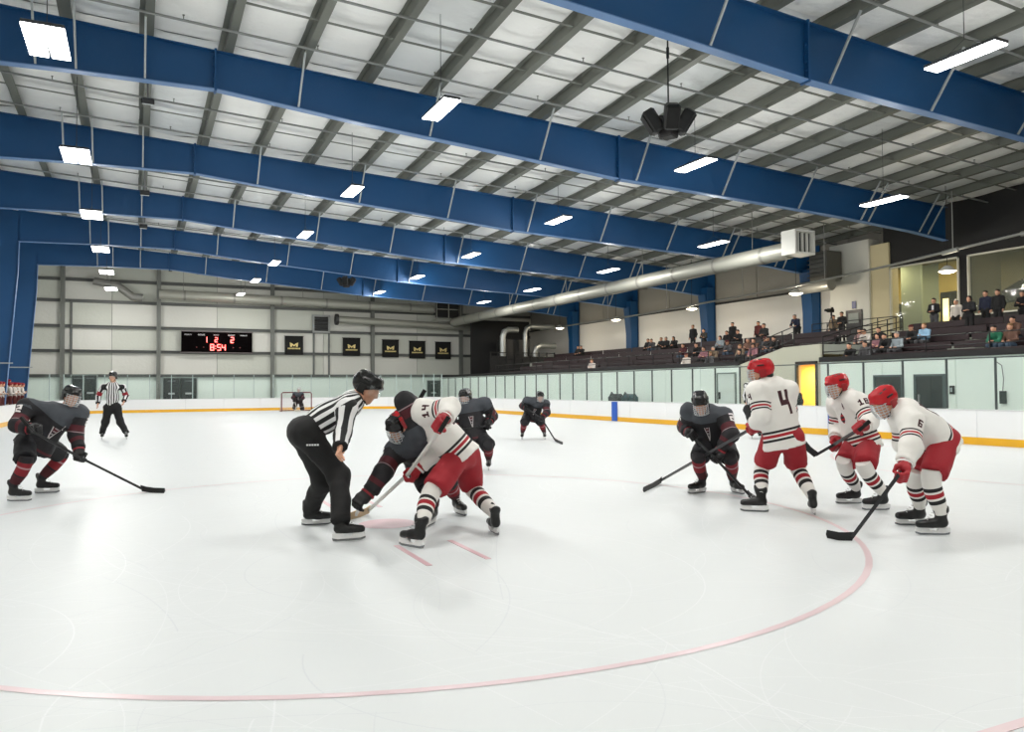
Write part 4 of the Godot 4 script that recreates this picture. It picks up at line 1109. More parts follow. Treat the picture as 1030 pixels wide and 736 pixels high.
func speakers() -> void:
	var black := mk(Color(0.055, 0.065, 0.07), 0.5)
	for q in [[Vector3(8.44, 7.4, -6.2), "near cluster of black loudspeakers hanging on a cable under the ceiling", 0.0], [Vector3(9.65, 8.25, -41.4), "far cluster of black loudspeakers before the last blue beam", 0.0]]:
		var o := thing("speaker_cluster", q[1], "loudspeakers", q[0])
		q[2] = beam_top(q[0].x, q[0].z) + 0.012
		for k in 4:
			var a := TAU * k / 4 + 0.45
			var dir := Vector3(cos(a), 0, sin(a))
			var b := facing(dir) * Basis(Vector3.RIGHT, 0.55)
			var sp := put("speaker", MB.new().box(Vector3.ZERO, Vector3(0.34, 0.56, 0.3), b, 0.05).mesh(), black, o, dir * 0.36 + Vector3(0, 0.03, 0))
			put("grille", MB.new().box(Vector3.ZERO, Vector3(0.28, 0.46, 0.03), b, 0.01).mesh(), mk(Color(0.03, 0.03, 0.032), 0.8), sp, b.z * 0.15)
		put("sub_speaker", MB.new().box(Vector3(0, -0.22, 0), Vector3(0.34, 0.24, 0.34), Basis(Vector3.UP, 0.45), 0.03).mesh(), mk(Color(0.09, 0.08, 0.085), 0.5), o)
		put("hub", MB.new().tube([Vector3(0, -0.1, 0), Vector3(0, 0.32, 0)], [0.09], 10).mesh(), black, o)
		put("cable", MB.new().tube([Vector3(0, 0.3, 0), Vector3(0, q[2] - q[0].y, 0)], [0.018], 6).mesh(), black, o)
		put("turnbuckle", MB.new().tube([Vector3(0, q[2] - q[0].y - 0.75, 0), Vector3(0, q[2] - q[0].y - 0.5, 0)], [0.035], 6).mesh(), black, o)

# ------------------------------------------------------------------ bodies: rounded bones joined by a smooth minimum, meshed with surface nets
class Field:
	var a := PackedVector3Array()
	var d := PackedVector3Array()
	var il := PackedFloat32Array()
	var ln := PackedFloat32Array()
	var r := PackedFloat32Array()
	var dr := PackedFloat32Array()
	var cut := PackedInt32Array()        # 1: flat at the start, 2: flat at the end
	var fx := PackedVector3Array()       # axis along which the bone is flattened
	var ff := PackedFloat32Array()
	var k := 0.05
	var planes := []                     # [point, outward normal]
	var noise: FastNoiseLite
	var amp := 0.0

	func bone(p: Vector3, q: Vector3, r0: float, r1 := -1.0, flat := Vector3.ZERO, by := 1.0, cuts := 0) -> Field:
		a.append(p)
		d.append(q - p)
		var l := maxf((q - p).length(), 0.0001)
		ln.append(l)
		il.append(1.0 / (l * l))
		r.append(r0)
		dr.append((r0 if r1 < 0.0 else r1) - r0)
		cut.append(cuts)
		fx.append(flat.normalized() if flat != Vector3.ZERO else flat)
		ff.append(1.0 / by - 1.0)
		return self

	func one(i: int, p: Vector3) -> float:
		var w := p - a[i]
		var t := w.dot(d[i]) * il[i]
		var h := clampf(t, 0.0, 1.0)
		w -= d[i] * h
		if ff[i] != 0.0:
			w += fx[i] * (fx[i].dot(w) * ff[i])
		var v := w.length() - r[i] - dr[i] * h
		if cut[i]:
			if cut[i] & 1: v = maxf(v, -t * ln[i])
			if cut[i] & 2: v = maxf(v, (t - 1.0) * ln[i])
		return v

	func at(p: Vector3, use: PackedInt32Array) -> float:
		var m := 1e6
		for i in use:
			var v := one(i, p)
			var h := k - absf(m - v)
			m = minf(m, v)
			if h > 0.0: m -= h * h / (4.0 * k)
		if amp > 0.0: m += amp * noise.get_noise_3dv(p)
		for q in planes:
			m = maxf(m, (p - q[0]).dot(q[1]))
		return m

	func nearest(p: Vector3) -> int:
		var best := 0
		var m := 1e6
		for i in a.size():
			var v := one(i, p)
			if v < m:
				m = v
				best = i
		return best

	func net(cell: float) -> Array:            # [vertices, triangle indices, normals]
		var lo := Vector3.ONE * 1e6
		var hi := -lo
		for i in a.size():
			var m := Vector3.ONE * (maxf(r[i], r[i] + dr[i]) + cell * 2.0 + amp)
			lo = lo.min(a[i] - m).min(a[i] + d[i] - m)
			hi = hi.max(a[i] + m).max(a[i] + d[i] + m)
		var B := 4
		var nb := Vector3i(((hi - lo) / (cell * B)).ceil()) + Vector3i.ONE
		var nx := nb.x * B + 1
		var ny := nb.y * B + 1
		var nz := nb.z * B + 1
		var sy := nx
		var sz := nx * ny
		var val := PackedFloat32Array()
		val.resize(nx * ny * nz)
		val.fill(1e9)
		var cellv := PackedInt32Array()
		cellv.resize(nx * ny * nz)
		cellv.fill(-1)
		var half := cell * B * 0.5
		var rad := half * 1.7321
		var blocks := []
		var dist := PackedFloat32Array()
		dist.resize(a.size())
		for bz in nb.z:
			for by in nb.y:
				for bxx in nb.x:
					var c := lo + Vector3(bxx, by, bz) * (cell * B) + Vector3.ONE * half
					var m := 1e6
					for i in a.size():
						dist[i] = one(i, c)
						m = minf(m, dist[i])
					if m > rad + k * 0.5 + amp: continue
					var use := PackedInt32Array()
					for i in a.size():
						if dist[i] < m + rad * 2.0 + k: use.append(i)
					if m < -rad * 1.6 - amp and planes.is_empty(): continue
					blocks.append(Vector3i(bxx, by, bz) * B)
					for z in B + 1:
						for y in B + 1:
							var row := bxx * B + (by * B + y) * sy + (bz * B + z) * sz
							for x in B + 1:
								if val[row + x] > 1e8:
									val[row + x] = at(lo + Vector3(bxx * B + x, by * B + y, bz * B + z) * cell, use)
		var vs := PackedVector3Array()
		var ix := PackedInt32Array()
		var off := PackedInt32Array([0, 1, sy, sy + 1, sz, sz + 1, sz + sy, sz + sy + 1])
		var ed := [[0, 1, 0], [2, 3, 0], [4, 5, 0], [6, 7, 0], [0, 2, 1], [1, 3, 1], [4, 6, 1], [5, 7, 1], [0, 4, 2], [1, 5, 2], [2, 6, 2], [3, 7, 2]]
		var cv := PackedFloat32Array()
		cv.resize(8)
		for b in blocks:
			for z in B:
				for y in B:
					for x in B:
						var o: int = b.x + x + (b.y + y) * sy + (b.z + z) * sz
						var mask := 0
						for q in 8:
							cv[q] = val[o + off[q]]
							if cv[q] < 0.0: mask |= 1 << q
						if mask == 0 or mask == 255: continue
						var s := Vector3.ZERO
						var n := 0
						for e in ed:
							var v0 := cv[e[0]]
							var v1 := cv[e[1]]
							if (v0 < 0.0) != (v1 < 0.0):
								var p := Vector3(e[0] & 1, (e[0] >> 1) & 1, e[0] >> 2)
								p[e[2]] = v0 / (v0 - v1)
								s += p
								n += 1
						cellv[o] = vs.size()
						vs.append(lo + (Vector3(b.x + x, b.y + y, b.z + z) + s / n) * cell)
		var step := [1, sy, sz]
		for b in blocks:
			for z in B:
				for y in B:
					for x in B:
						var o: int = b.x + x + (b.y + y) * sy + (b.z + z) * sz
						if cellv[o] < 0: continue
						var in0 := val[o] < 0.0
						for ax in 3:
							if in0 == (val[o + step[ax]] < 0.0): continue
							var u: int = step[(ax + 1) % 3]
							var w: int = step[(ax + 2) % 3]
							if o - u - w < 0: continue
							var q0 := cellv[o]
							var q1 := cellv[o - u]
							var q2 := cellv[o - u - w]
							var q3 := cellv[o - w]
							if q1 < 0 or q2 < 0 or q3 < 0: continue
							if in0: ix.append_array([q0, q2, q1, q0, q3, q2])
							else: ix.append_array([q0, q1, q2, q0, q2, q3])
		var ns := PackedVector3Array()
		ns.resize(vs.size())
		for t in range(0, ix.size(), 3):
			var n := (vs[ix[t + 2]] - vs[ix[t]]).cross(vs[ix[t + 1]] - vs[ix[t]])
			ns[ix[t]] += n
			ns[ix[t + 1]] += n
			ns[ix[t + 2]] += n
		for i in ns.size(): ns[i] = ns[i].normalized()
		return [vs, ix, ns]

func skin_mesh(net: Array) -> ArrayMesh:
	var a := []
	a.resize(Mesh.ARRAY_MAX)
	a[Mesh.ARRAY_VERTEX] = net[0]
	a[Mesh.ARRAY_NORMAL] = net[2]
	a[Mesh.ARRAY_INDEX] = net[1]
	var m := ArrayMesh.new()
	m.add_surface_from_arrays(Mesh.PRIMITIVE_TRIANGLES, a)
	return m

func joined(parts: Array) -> ArrayMesh:         # [net, Transform3D] pairs put into one mesh
	var v := PackedVector3Array()
	var n := PackedVector3Array()
	var ix := PackedInt32Array()
	for p in parts:
		var base := v.size()
		var xf: Transform3D = p[1]
		var nb := xf.basis.orthonormalized()
		for q in p[0][0]: v.append(xf * q)
		for q in p[0][2]: n.append(nb * q)
		for q in p[0][1]: ix.append(base + q)
	return skin_mesh([v, ix, n])

func wrapped(net: Array, uv_of: Callable) -> ArrayMesh:      # split by triangle so that each takes its own part of the atlas
	var v := PackedVector3Array()
	var n := PackedVector3Array()
	var t := PackedVector2Array()
	var vs: PackedVector3Array = net[0]
	var ix: PackedInt32Array = net[1]
	var ns: PackedVector3Array = net[2]
	for i in range(0, ix.size(), 3):
		var p := [vs[ix[i]], vs[ix[i + 1]], vs[ix[i + 2]]]
		var u: Array = uv_of.call(p)
		for k in 3:
			v.append(p[k])
			n.append(ns[ix[i + k]])
			t.append(u[k])
	var a := []
	a.resize(Mesh.ARRAY_MAX)
	a[Mesh.ARRAY_VERTEX] = v
	a[Mesh.ARRAY_NORMAL] = n
	a[Mesh.ARRAY_TEX_UV] = t
	var m := ArrayMesh.new()
	m.add_surface_from_arrays(Mesh.PRIMITIVE_TRIANGLES, a)
	return m

# ------------------------------------------------------------------ shapes shared by all figures
var head_net: Array
var fist_net: Array
var hand_net: Array
var shared := {}

func templates() -> void:
	var X := Vector3.RIGHT
	var h := Field.new()             # a head about its middle, looking along +z
	h.k = 0.03
	h.bone(Vector3(0, 0.035, -0.03), Vector3(0, 0.03, 0.02), 0.088, 0.084, X, 0.88)
	h.bone(Vector3(0, 0.0, 0.035), Vector3(0, -0.07, 0.05), 0.06, 0.04)
	for s in [-1.0, 1.0]:
		h.bone(Vector3(0.042 * s, -0.045, 0.01), Vector3(0.012 * s, -0.088, 0.062), 0.028, 0.02)
		h.bone(Vector3(0.014 * s, 0.024, 0.092), Vector3(0.042 * s, 0.026, 0.074), 0.011, 0.01)
		h.bone(Vector3(0.079 * s, 0.015, -0.008), Vector3(0.076 * s, -0.03, 0.0), 0.014, 0.01, X, 0.55)
		h.bone(Vector3(0.035 * s, -0.018, 0.072), Vector3(0.04 * s, -0.03, 0.064), 0.022)
	h.bone(Vector3(0, 0.008, 0.094), Vector3(0, -0.026, 0.118), 0.009, 0.014)
	h.bone(Vector3(-0.018, -0.053, 0.088), Vector3(0.018, -0.053, 0.088), 0.009)
	h.bone(Vector3(0, -0.088, 0.072), Vector3(0, -0.092, 0.07), 0.019)
	h.bone(Vector3(0, -0.05, -0.03), Vector3(0, -0.17, -0.05), 0.055, 0.06)
	head_net = h.net(0.0085)
	# a padded hockey glove closed on a shaft that runs along local x; the forearm comes from +y, knuckles towards +z
	var g := Field.new()
	g.k = 0.014
	g.bone(Vector3(0, 0.155, 0.0), Vector3(0, 0.075, 0.012), 0.072, 0.056, Vector3(0, 0, 1), 0.8, 1)
	g.bone(Vector3(-0.035, 0.05, 0.03), Vector3(0.035, 0.05, 0.03), 0.038)
	g.bone(Vector3(-0.03, 0.085, 0.018), Vector3(0.03, 0.085, 0.018), 0.036)
	for i in 4:
		var x := -0.045 + 0.03 * i
		var l := 0.9 if i == 0 or i == 3 else 1.0
		g.bone(Vector3(x, 0.045, 0.048), Vector3(x, -0.006 * l, 0.056), 0.018, 0.017)
		g.bone(Vector3(x, -0.006 * l, 0.056), Vector3(x, -0.042 * l, 0.022), 0.017, 0.016)
		g.bone(Vector3(x, -0.042 * l, 0.022), Vector3(x, -0.034, -0.018), 0.016, 0.014)
	g.bone(Vector3(-0.05, 0.075, -0.002), Vector3(-0.045, 0.03, -0.036), 0.021, 0.019)
	g.bone(Vector3(-0.045, 0.03, -0.036), Vector3(-0.02, -0.01, -0.042), 0.019, 0.016)
	fist_net = g.net(0.009)
	# a relaxed bare hand hanging along -y, palm towards -z, thumb at -x
	var b := Field.new()
	b.k = 0.008
	b.bone(Vector3(0, 0.05, 0), Vector3(0, 0.0, 0), 0.026, 0.028, Vector3(0, 0, 1), 0.75)
	for i in 4:
		var x := -0.03 + 0.02 * i
		var l: float = [0.062, 0.072, 0.066, 0.05][i]
		b.bone(Vector3(x * 0.6, 0.0, 0), Vector3(x, -0.06, 0.004), 0.014, 0.0115)
		b.bone(Vector3(x, -0.06, 0.004), Vector3(x * 1.05, -0.06 - l * 0.5, -0.008), 0.0105, 0.0095)
		b.bone(Vector3(x * 1.05, -0.06 - l * 0.5, -0.008), Vector3(x * 1.02, -0.06 - l * 0.86, -0.03), 0.0095, 0.0085)
	b.bone(Vector3(-0.02, -0.005, -0.004), Vector3(-0.048, -0.04, -0.016), 0.014, 0.012)
	b.bone(Vector3(-0.048, -0.04, -0.016), Vector3(-0.05, -0.075, -0.028), 0.0115, 0.0095)
	hand_net = b.net(0.0065)
	# skate boot, toes along +z, ice at y = 0
	var s := Field.new()
	s.k = 0.035
	s.bone(Vector3(0, 0.13, -0.07), Vector3(0, 0.26, -0.068), 0.05, 0.06, X, 0.85, 2)
	s.bone(Vector3(0, 0.115, -0.09), Vector3(0, 0.105, 0.02), 0.042, 0.045, X, 0.85)
	s.bone(Vector3(0, 0.105, 0.02), Vector3(0, 0.10, 0.125), 0.045, 0.038)
	s.bone(Vector3(0, 0.245, -0.11), Vector3(0, 0.268, -0.115), 0.028, 0.018, X, 1.6)
	s.bone(Vector3(0, 0.25, -0.02), Vector3(0, 0.285, -0.003), 0.036, 0.024, Vector3(0, 0, 1), 0.6)
	s.planes = [[Vector3(0, 0.068, 0), Vector3.DOWN]]
	shared.boot = skin_mesh(s.net(0.012))
	var laces := MB.new()
	for k in 6:
		laces.bar(Vector3(-0.024, 0.142 + k * 0.021, 0.058 - k * 0.018), Vector3(0.024, 0.147 + k * 0.021, 0.058 - k * 0.018), 0.008, 0.008)
	shared.laces = laces.mesh()
	var hold := MB.new()
	hold.prism(PackedVector2Array([Vector2(-0.15, 0.074), Vector2(-0.145, 0.03), Vector2(-0.10, 0.02), Vector2(0.115, 0.02), Vector2(0.16, 0.032), Vector2(0.155, 0.074), Vector2(0.05, 0.074), Vector2(0.03, 0.042), Vector2(-0.03, 0.042), Vector2(-0.05, 0.074)]), -0.014, 0.014, Transform3D(Basis(Vector3(0, 0, 1), Vector3(0, 1, 0), Vector3(1, 0, 0)), Vector3.ZERO))
	shared.holder = hold.mesh()
	shared.blade = MB.new().prism(PackedVector2Array([Vector2(-0.152, 0.034), Vector2(-0.145, 0.006), Vector2(-0.11, 0.0), Vector2(0.12, 0.0), Vector2(0.16, 0.012), Vector2(0.163, 0.034)]), -0.003, 0.003, Transform3D(Basis(Vector3(0, 0, 1), Vector3(0, 1, 0), Vector3(1, 0, 0)), Vector3.ZERO)).mesh()
	# helmet about the head's middle
	var hm := Field.new()
	hm.k = 0.02
	hm.bone(Vector3(0, 0.045, -0.045), Vector3(0, 0.042, 0.028), 0.108, 0.102, X, 0.93)
	hm.bone(Vector3(-0.035, 0.10, -0.08), Vector3(-0.03, 0.105, 0.07), 0.045, 0.04)
	hm.bone(Vector3(0.035, 0.10, -0.08), Vector3(0.03, 0.105, 0.07), 0.045, 0.04)
	hm.bone(Vector3(-0.03, 0.06, 0.118), Vector3(0.03, 0.06, 0.118), 0.018)
	hm.planes = [[Vector3(0, 0.028, 0.09), Vector3(0, -1, 0.62).normalized()]]
	shared.helmet = skin_mesh(hm.net(0.011))
	shared.ear_guard = bx(Vector3(0.02, 0.09, 0.075), 0.009)
	var vents := MB.new()
	for q in [-1.0, 1.0]:
		for k in 3:
			vents.box(Vector3(q * 0.06, 0.135 - absf(k - 1) * 0.008, -0.06 + k * 0.055), Vector3(0.012, 0.012, 0.035), Basis(Vector3.BACK, -q * 0.7))
		vents.box(Vector3(q * 0.098, 0.075, 0.0), Vector3(0.012, 0.014, 0.07))
	shared.vents = vents.mesh()
	var cage := MB.new()
	for k in 6:
		var y := 0.035 - k * 0.026
		var pts := []
		for q in 9:
			var t := lerpf(-1.2, 1.2, q / 8.0)
			pts.append(Vector3(sin(t) * 0.098, y - 0.006 * cos(t), 0.03 + cos(t) * (0.105 if k < 5 else 0.085)))
		cage.tube(pts, [0.004], 5, false)
	for k in 7:
		var t := lerpf(-1.05, 1.05, k / 6.0)
		cage.tube([Vector3(sin(t) * 0.098, 0.04, 0.03 + cos(t) * 0.105), Vector3(sin(t) * 0.1, -0.04, 0.03 + cos(t) * 0.11), Vector3(sin(t) * 0.085, -0.105, 0.03 + cos(t) * 0.085)], [0.0036], 5, false)
	shared.cage = cage.mesh()
	var vis := MB.new()
	for k in 8:
		var t0 := lerpf(-1.25, 1.25, k / 8.0)
		var t1 := lerpf(-1.25, 1.25, (k + 1) / 8.0)
		var p0 := Vector3(sin(t0) * 0.1, 0.05, 0.025 + cos(t0) * 0.105)
		var p1 := Vector3(sin(t1) * 0.1, 0.05, 0.025 + cos(t1) * 0.105)
		var dn := Vector3(0, -0.085, 0)
		var n0 := Vector3(sin(t0), 0, cos(t0))
		var n1 := Vector3(sin(t1), 0, cos(t1))
		vis.tri(p0, p1, p1 + dn, n0, n1, n1)
		vis.tri(p0, p1 + dn, p0 + dn, n0, n1, n0)
	shared.visor = vis.mesh()
	shared.eye = MB.new().lathe(Vector3.ZERO, [Vector2(0, -0.015), Vector2(0.011, -0.011), Vector2(0.015, 0), Vector2(0.011, 0.011), Vector2(0, 0.015)], 10).mesh()
	shared.brow = MB.new().tube([Vector3(-0.016, 0, 0), Vector3(0, 0.004, 0.004), Vector3(0.016, 0, 0)], [0.007], 5).mesh()
	shared.lips = MB.new().tube([Vector3(-0.02, 0, -0.004), Vector3(0, -0.002, 0.003), Vector3(0.02, 0, -0.004)], [0.007], 5).mesh()
	# short hair cap, and a beard-free nape
	var hr := Field.new()
	hr.k = 0.02
	hr.bone(Vector3(0, 0.05, -0.04), Vector3(0, 0.055, 0.022), 0.089, 0.082, X, 0.92)
	hr.bone(Vector3(0, 0.0, -0.06), Vector3(0, -0.04, -0.07), 0.07, 0.05)
	hr.planes = [[Vector3(0, 0.062, 0.075), Vector3(0, -0.75, 0.85).normalized()]]
	shared.hair = skin_mesh(hr.net(0.013))
	var np_ := Field.new()
	np_.k = 0.02
	np_.bone(Vector3(0, -0.02, -0.07), Vector3(0, -0.12, -0.085), 0.07, 0.05)
	shared.nape = skin_mesh(np_.net(0.015))
	var lh := Field.new()
	lh.k = 0.03
	lh.bone(Vector3(0, 0.05, -0.04), Vector3(0, 0.055, 0.022), 0.092, 0.084, X, 0.92)
	for q in [-1.0, 1.0]:
		lh.bone(Vector3(q * 0.06, 0.03, -0.02), Vector3(q * 0.075, -0.16, -0.01), 0.045, 0.03)
	lh.bone(Vector3(0, 0.0, -0.06), Vector3(0, -0.2, -0.085), 0.075, 0.05)
	lh.planes = [[Vector3(0, 0.062, 0.075), Vector3(0, -0.45, 0.95).normalized()]]
	shared.long_hair = skin_mesh(lh.net(0.014))
	var cp := Field.new()
	cp.k = 0.012
	cp.bone(Vector3(0, 0.055, -0.03), Vector3(0, 0.055, 0.02), 0.094, 0.09, X, 0.92)
	cp.bone(Vector3(0, 0.055, 0.09), Vector3(0, 0.047, 0.155), 0.055, 0.045, Vector3.UP, 0.22)
	cp.planes = [[Vector3(0, 0.045, 0), Vector3.DOWN]]
	shared.cap = skin_mesh(cp.net(0.012))

func head_basis(face: Vector3, up: Vector3) -> Basis:
	var z := face.normalized()
	var y := (up - z * up.dot(z) * 0.85).normalized()
	var x := y.cross(z).normalized()
	return Basis(x, z.cross(x), z)

const SKIN := Color(0.80, 0.60, 0.49)

# the body proper: one continuous skin from head to ankles
func body_part(J: Dictionary, parent: Node3D, tone: Color, gloves: bool, g := 1.0) -> Basis:
	var f := Field.new()
	f.k = 0.06
	var up: Vector3 = (J.neck - J.pelvis).normalized()
	var right: Vector3 = (J.shR - J.shL).normalized()
	var front := up.cross(right).normalized()
	f.bone(J.pelvis, J.pelvis.lerp(J.neck, 0.85), 0.14 * g, 0.15 * g, front, 0.7)
	f.bone(J.shL.lerp(J.shR, 0.15), J.shR.lerp(J.shL, 0.15), 0.065 * g)
	f.bone(J.neck, J.head, 0.06 * g, 0.05 * g)
	for s in ["L", "R"]:
		var wr: Vector3 = J["ha" + s].lerp(J["el" + s], 0.22)
		f.bone(J["sh" + s].lerp(J.neck, 0.2), J["el" + s], 0.055 * g, 0.042 * g)
		f.bone(J["el" + s], wr, 0.042 * g, 0.028 * g)
		f.bone(J["hip" + s], J["kn" + s], 0.055 * g, 0.034 * g)
		f.bone(J["kn" + s], J["kn" + s].lerp(J["foot" + s] + boot_up(J, s) * 0.2 - J["fd" + s] * 0.07, 0.8) if gloves else J["foot" + s] + Vector3(0, 0.14, 0) - J["fd" + s] * 0.07, 0.034 * g, 0.026 * g)
	var hb := head_basis(J.face, up.lerp(Vector3.UP, 0.6))
	var parts := [[f.net(0.036), Transform3D.IDENTITY], [head_net, Transform3D(hb.scaled(Vector3.ONE * (1.06 * g)), J.head)]]
	if not gloves:
		for s in ["L", "R"]:
			parts.append([hand_net, Transform3D(hand_basis(J, s, front), J["ha" + s].lerp(J["el" + s], 0.18))])
	var o := put("body", joined(parts), mk(tone, 0.55, 0.0, "skin"), parent)
	for s in [-1.0, 1.0]:
		var e := put("eye", shared.eye, mk(Color(0.10, 0.08, 0.07), 0.2), o, J.head + hb * Vector3(0.034 * s, 0.004, 0.088) * g)
		e.basis = hb
		var br := put("eyebrow", shared.brow, mk(Color(0.16, 0.11, 0.08), 0.8), o, J.head + hb * Vector3(0.034 * s, 0.028, 0.096) * g)
		br.basis = hb
	var lp := put("mouth", shared.lips, mk(Color(0.62, 0.36, 0.33), 0.5), o, J.head + hb * Vector3(0, -0.055, 0.101) * g)
	lp.basis = hb
	return hb

func hand_basis(J: Dictionary, s: String, front: Vector3) -> Basis:
	var y: Vector3 = (J["el" + s] - J["ha" + s]).normalized()
	var x := front - y * front.dot(y)
	x = x.normalized() * -1.0
	var z := x.cross(y)
	return Basis(x, y, z) if s == "L" else Basis(x, y, z)

func fist_basis(J: Dictionary, s: String, shaft: Vector3) -> Basis:
	var y: Vector3 = (J["el" + s] - J["ha" + s]).normalized()
	var x := (shaft - y * shaft.dot(y)).normalized()
	if s == "L": x = -x
	return Basis(x, y, x.cross(y))

# ------------------------------------------------------------------ printed cloth
const DIGIT := {"0": "75557", "1": "26227", "2": "71747", "3": "71717", "4": "55711", "5": "74717", "6": "74757", "8": "75757", "A": "25755", "C": "74447"}

func stamp(im: Image, t: String, cx: float, cy: float, h: float, c: Color, edge := Color.TRANSPARENT, lean := 1.0) -> void:
	var px := h / 5.0
	var pw := px * 0.9 * lean
	var w := pw * (t.length() * 4 - 1)
	for pass_ in 2:
		if pass_ == 0 and edge.a == 0.0: continue
		var e := maxf(2.0, px * 0.35) if pass_ == 0 else 0.0
		for i in t.length():
			var rows: String = DIGIT[t[i]]
			for r in 5:
				var bits := rows[r].to_int()
				for b in 3:
					if bits & (4 >> b):
						var x := cx - w / 2 + (i * 4 + b) * pw
						var y := cy - h / 2 + r * px
						im.fill_rect(Rect2i(int(x - e), int(y - e), int(pw + 1.5 + e * 2), int(px + 1.5 + e * 2)), edge if pass_ == 0 else c)

func jersey_print(team: String, number: String, letter := "") -> StandardMaterial3D:
	var S := 512
	var im := Image.create(S, S, false, Image.FORMAT_RGB8)
	var row := func(v0: float, v1: float, c: Color, u0 := 0.0, u1 := 1.0) -> void:
		im.fill_rect(Rect2i(int(u0 * S), int(v0 * S), int(ceil((u1 - u0) * S)), int(ceil((v1 - v0) * S))), c)
	if team == "white":
		var w := Color(0.90, 0.89, 0.87)
		var k := Color(0.07, 0.06, 0.07)
		var r := Color(0.66, 0.07, 0.13)
		im.fill(w)
		for q in [[0.375, 0.39, k], [0.402, 0.42, r], [0.432, 0.447, k], [0.65, 0.667, k], [0.682, 0.703, r], [0.718, 0.735, k]]:
			row.call(q[0], q[1], q[2])
		var mar := Color(0.22, 0.05, 0.09)
		stamp(im, number, 0.25 * S, 0.20 * S, 0.17 * S, mar, Color.TRANSPARENT, 1.1)
		stamp(im, number, 0.25 * S, 0.58 * S, 0.07 * S, mar)
		stamp(im, number, 0.75 * S, 0.58 * S, 0.07 * S, mar)
		if letter: stamp(im, letter, 0.86 * S, 0.125 * S, 0.05 * S, mar)
		# winged wedge crest on the chest
		for y in 44:
			var hw := int(4 + 24 * sin(PI * y / 44.0))
			im.fill_rect(Rect2i(int(0.75 * S) - hw, int(0.17 * S) + y, hw * 2, 1), r if (y / 8) % 2 else mar)
	elif team == "dark":
		var n := Color(0.085, 0.08, 0.10)
		var g := Color(0.245, 0.262, 0.29)
		var m := Color(0.30, 0.055, 0.10)
		var r := Color(0.55, 0.09, 0.14)
		im.fill(n)
		row.call(0.0, 0.135, g)
		row.call(0.42, 0.44, m)
		row.call(0.5, 0.56, g)
		row.call(0.66, 0.74, m)
		row.call(0.745, 0.755, Color(0.6, 0.5, 0.52))
		row.call(0.87, 0.92, m)
		stamp(im, number, 0.25 * S, 0.26 * S, 0.16 * S, Color(0.88, 0.86, 0.86), m)
		stamp(im, number, 0.25 * S, 0.60 * S, 0.10 * S, Color(0.9, 0.88, 0.88))
		stamp(im, number, 0.75 * S, 0.60 * S, 0.10 * S, Color(0.9, 0.88, 0.88))
		if letter: stamp(im, letter, 0.86 * S, 0.15 * S, 0.05 * S, Color(0.88, 0.86, 0.86))
		for y in 70:
			var t := y / 70.0
			var hw := int(40 * (1.0 - t) + 3)
			im.fill_rect(Rect2i(int(0.75 * S) - hw, int(0.18 * S) + y, hw * 2, 1), m if t < 0.35 else n)
			im.fill_rect(Rect2i(int(0.75 * S) - hw, int(0.18 * S) + y, 9, 1), Color(0.75, 0.73, 0.73))
			im.fill_rect(Rect2i(int(0.75 * S) + hw - 9, int(0.18 * S) + y, 9, 1), Color(0.75, 0.73, 0.73))
			if y % 16 < 6: im.fill_rect(Rect2i(int(0.75 * S) - hw / 2, int(0.18 * S) + y, hw, 1), Color(0.6, 0.57, 0.58))
	else:
		# official: upright black and white stripes
		for k in 26:
			row.call(0.0, 0.5, Color(0.9, 0.9, 0.9) if k % 2 else Color(0.04, 0.04, 0.045), k / 26.0, (k + 1) / 26.0)
		for k in 18:
			row.call(0.5, 1.0, Color(0.9, 0.9, 0.9) if k % 2 else Color(0.04, 0.04, 0.045), k / 18.0, (k + 1) / 18.0)
		row.call(0.0, 0.03, Color(0.04, 0.04, 0.045))
		row.call(0.97, 1.0, Color(0.04, 0.04, 0.045))
		if letter == "band": row.call(0.64, 0.74, Color(0.55, 0.05, 0.12))
	var mt := mk(Color.WHITE, 0.75, 0.0, "jersey " + team + number + letter)
	mt.albedo_texture = ImageTexture.create_from_image(im)
	mt.texture_repeat = true
	return mt

func sock_print(team: String) -> StandardMaterial3D:
	var key := "sock " + team
	if mats.has("#ffffffff 0.80 0.00 " + key) or mats.has(Color.WHITE.to_html() + " 0.80 0.00 " + key):
		return mats[Color.WHITE.to_html() + " 0.80 0.00 " + key]
	var im := Image.create(8, 256, false, Image.FORMAT_RGB8)
	if team == "white":
		im.fill(Color(0.88, 0.87, 0.85))
		for q in [[112, 128, Color(0.07, 0.06, 0.07)], [137, 156, Color(0.62, 0.07, 0.13)], [165, 181, Color(0.07, 0.06, 0.07)]]:
			im.fill_rect(Rect2i(0, q[0], 8, q[1] - q[0]), q[2])
	else:
		im.fill(Color(0.09, 0.08, 0.10))
		im.fill_rect(Rect2i(0, 60, 8, 92), Color(0.48, 0.06, 0.11))
		im.fill_rect(Rect2i(0, 96, 8, 12), Color(0.62, 0.50, 0.52))
		im.fill_rect(Rect2i(0, 160, 8, 60), Color(0.26, 0.05, 0.09))
	var m := mk(Color.WHITE, 0.8, 0.0, key)
	m.albedo_texture = ImageTexture.create_from_image(im)
	return m

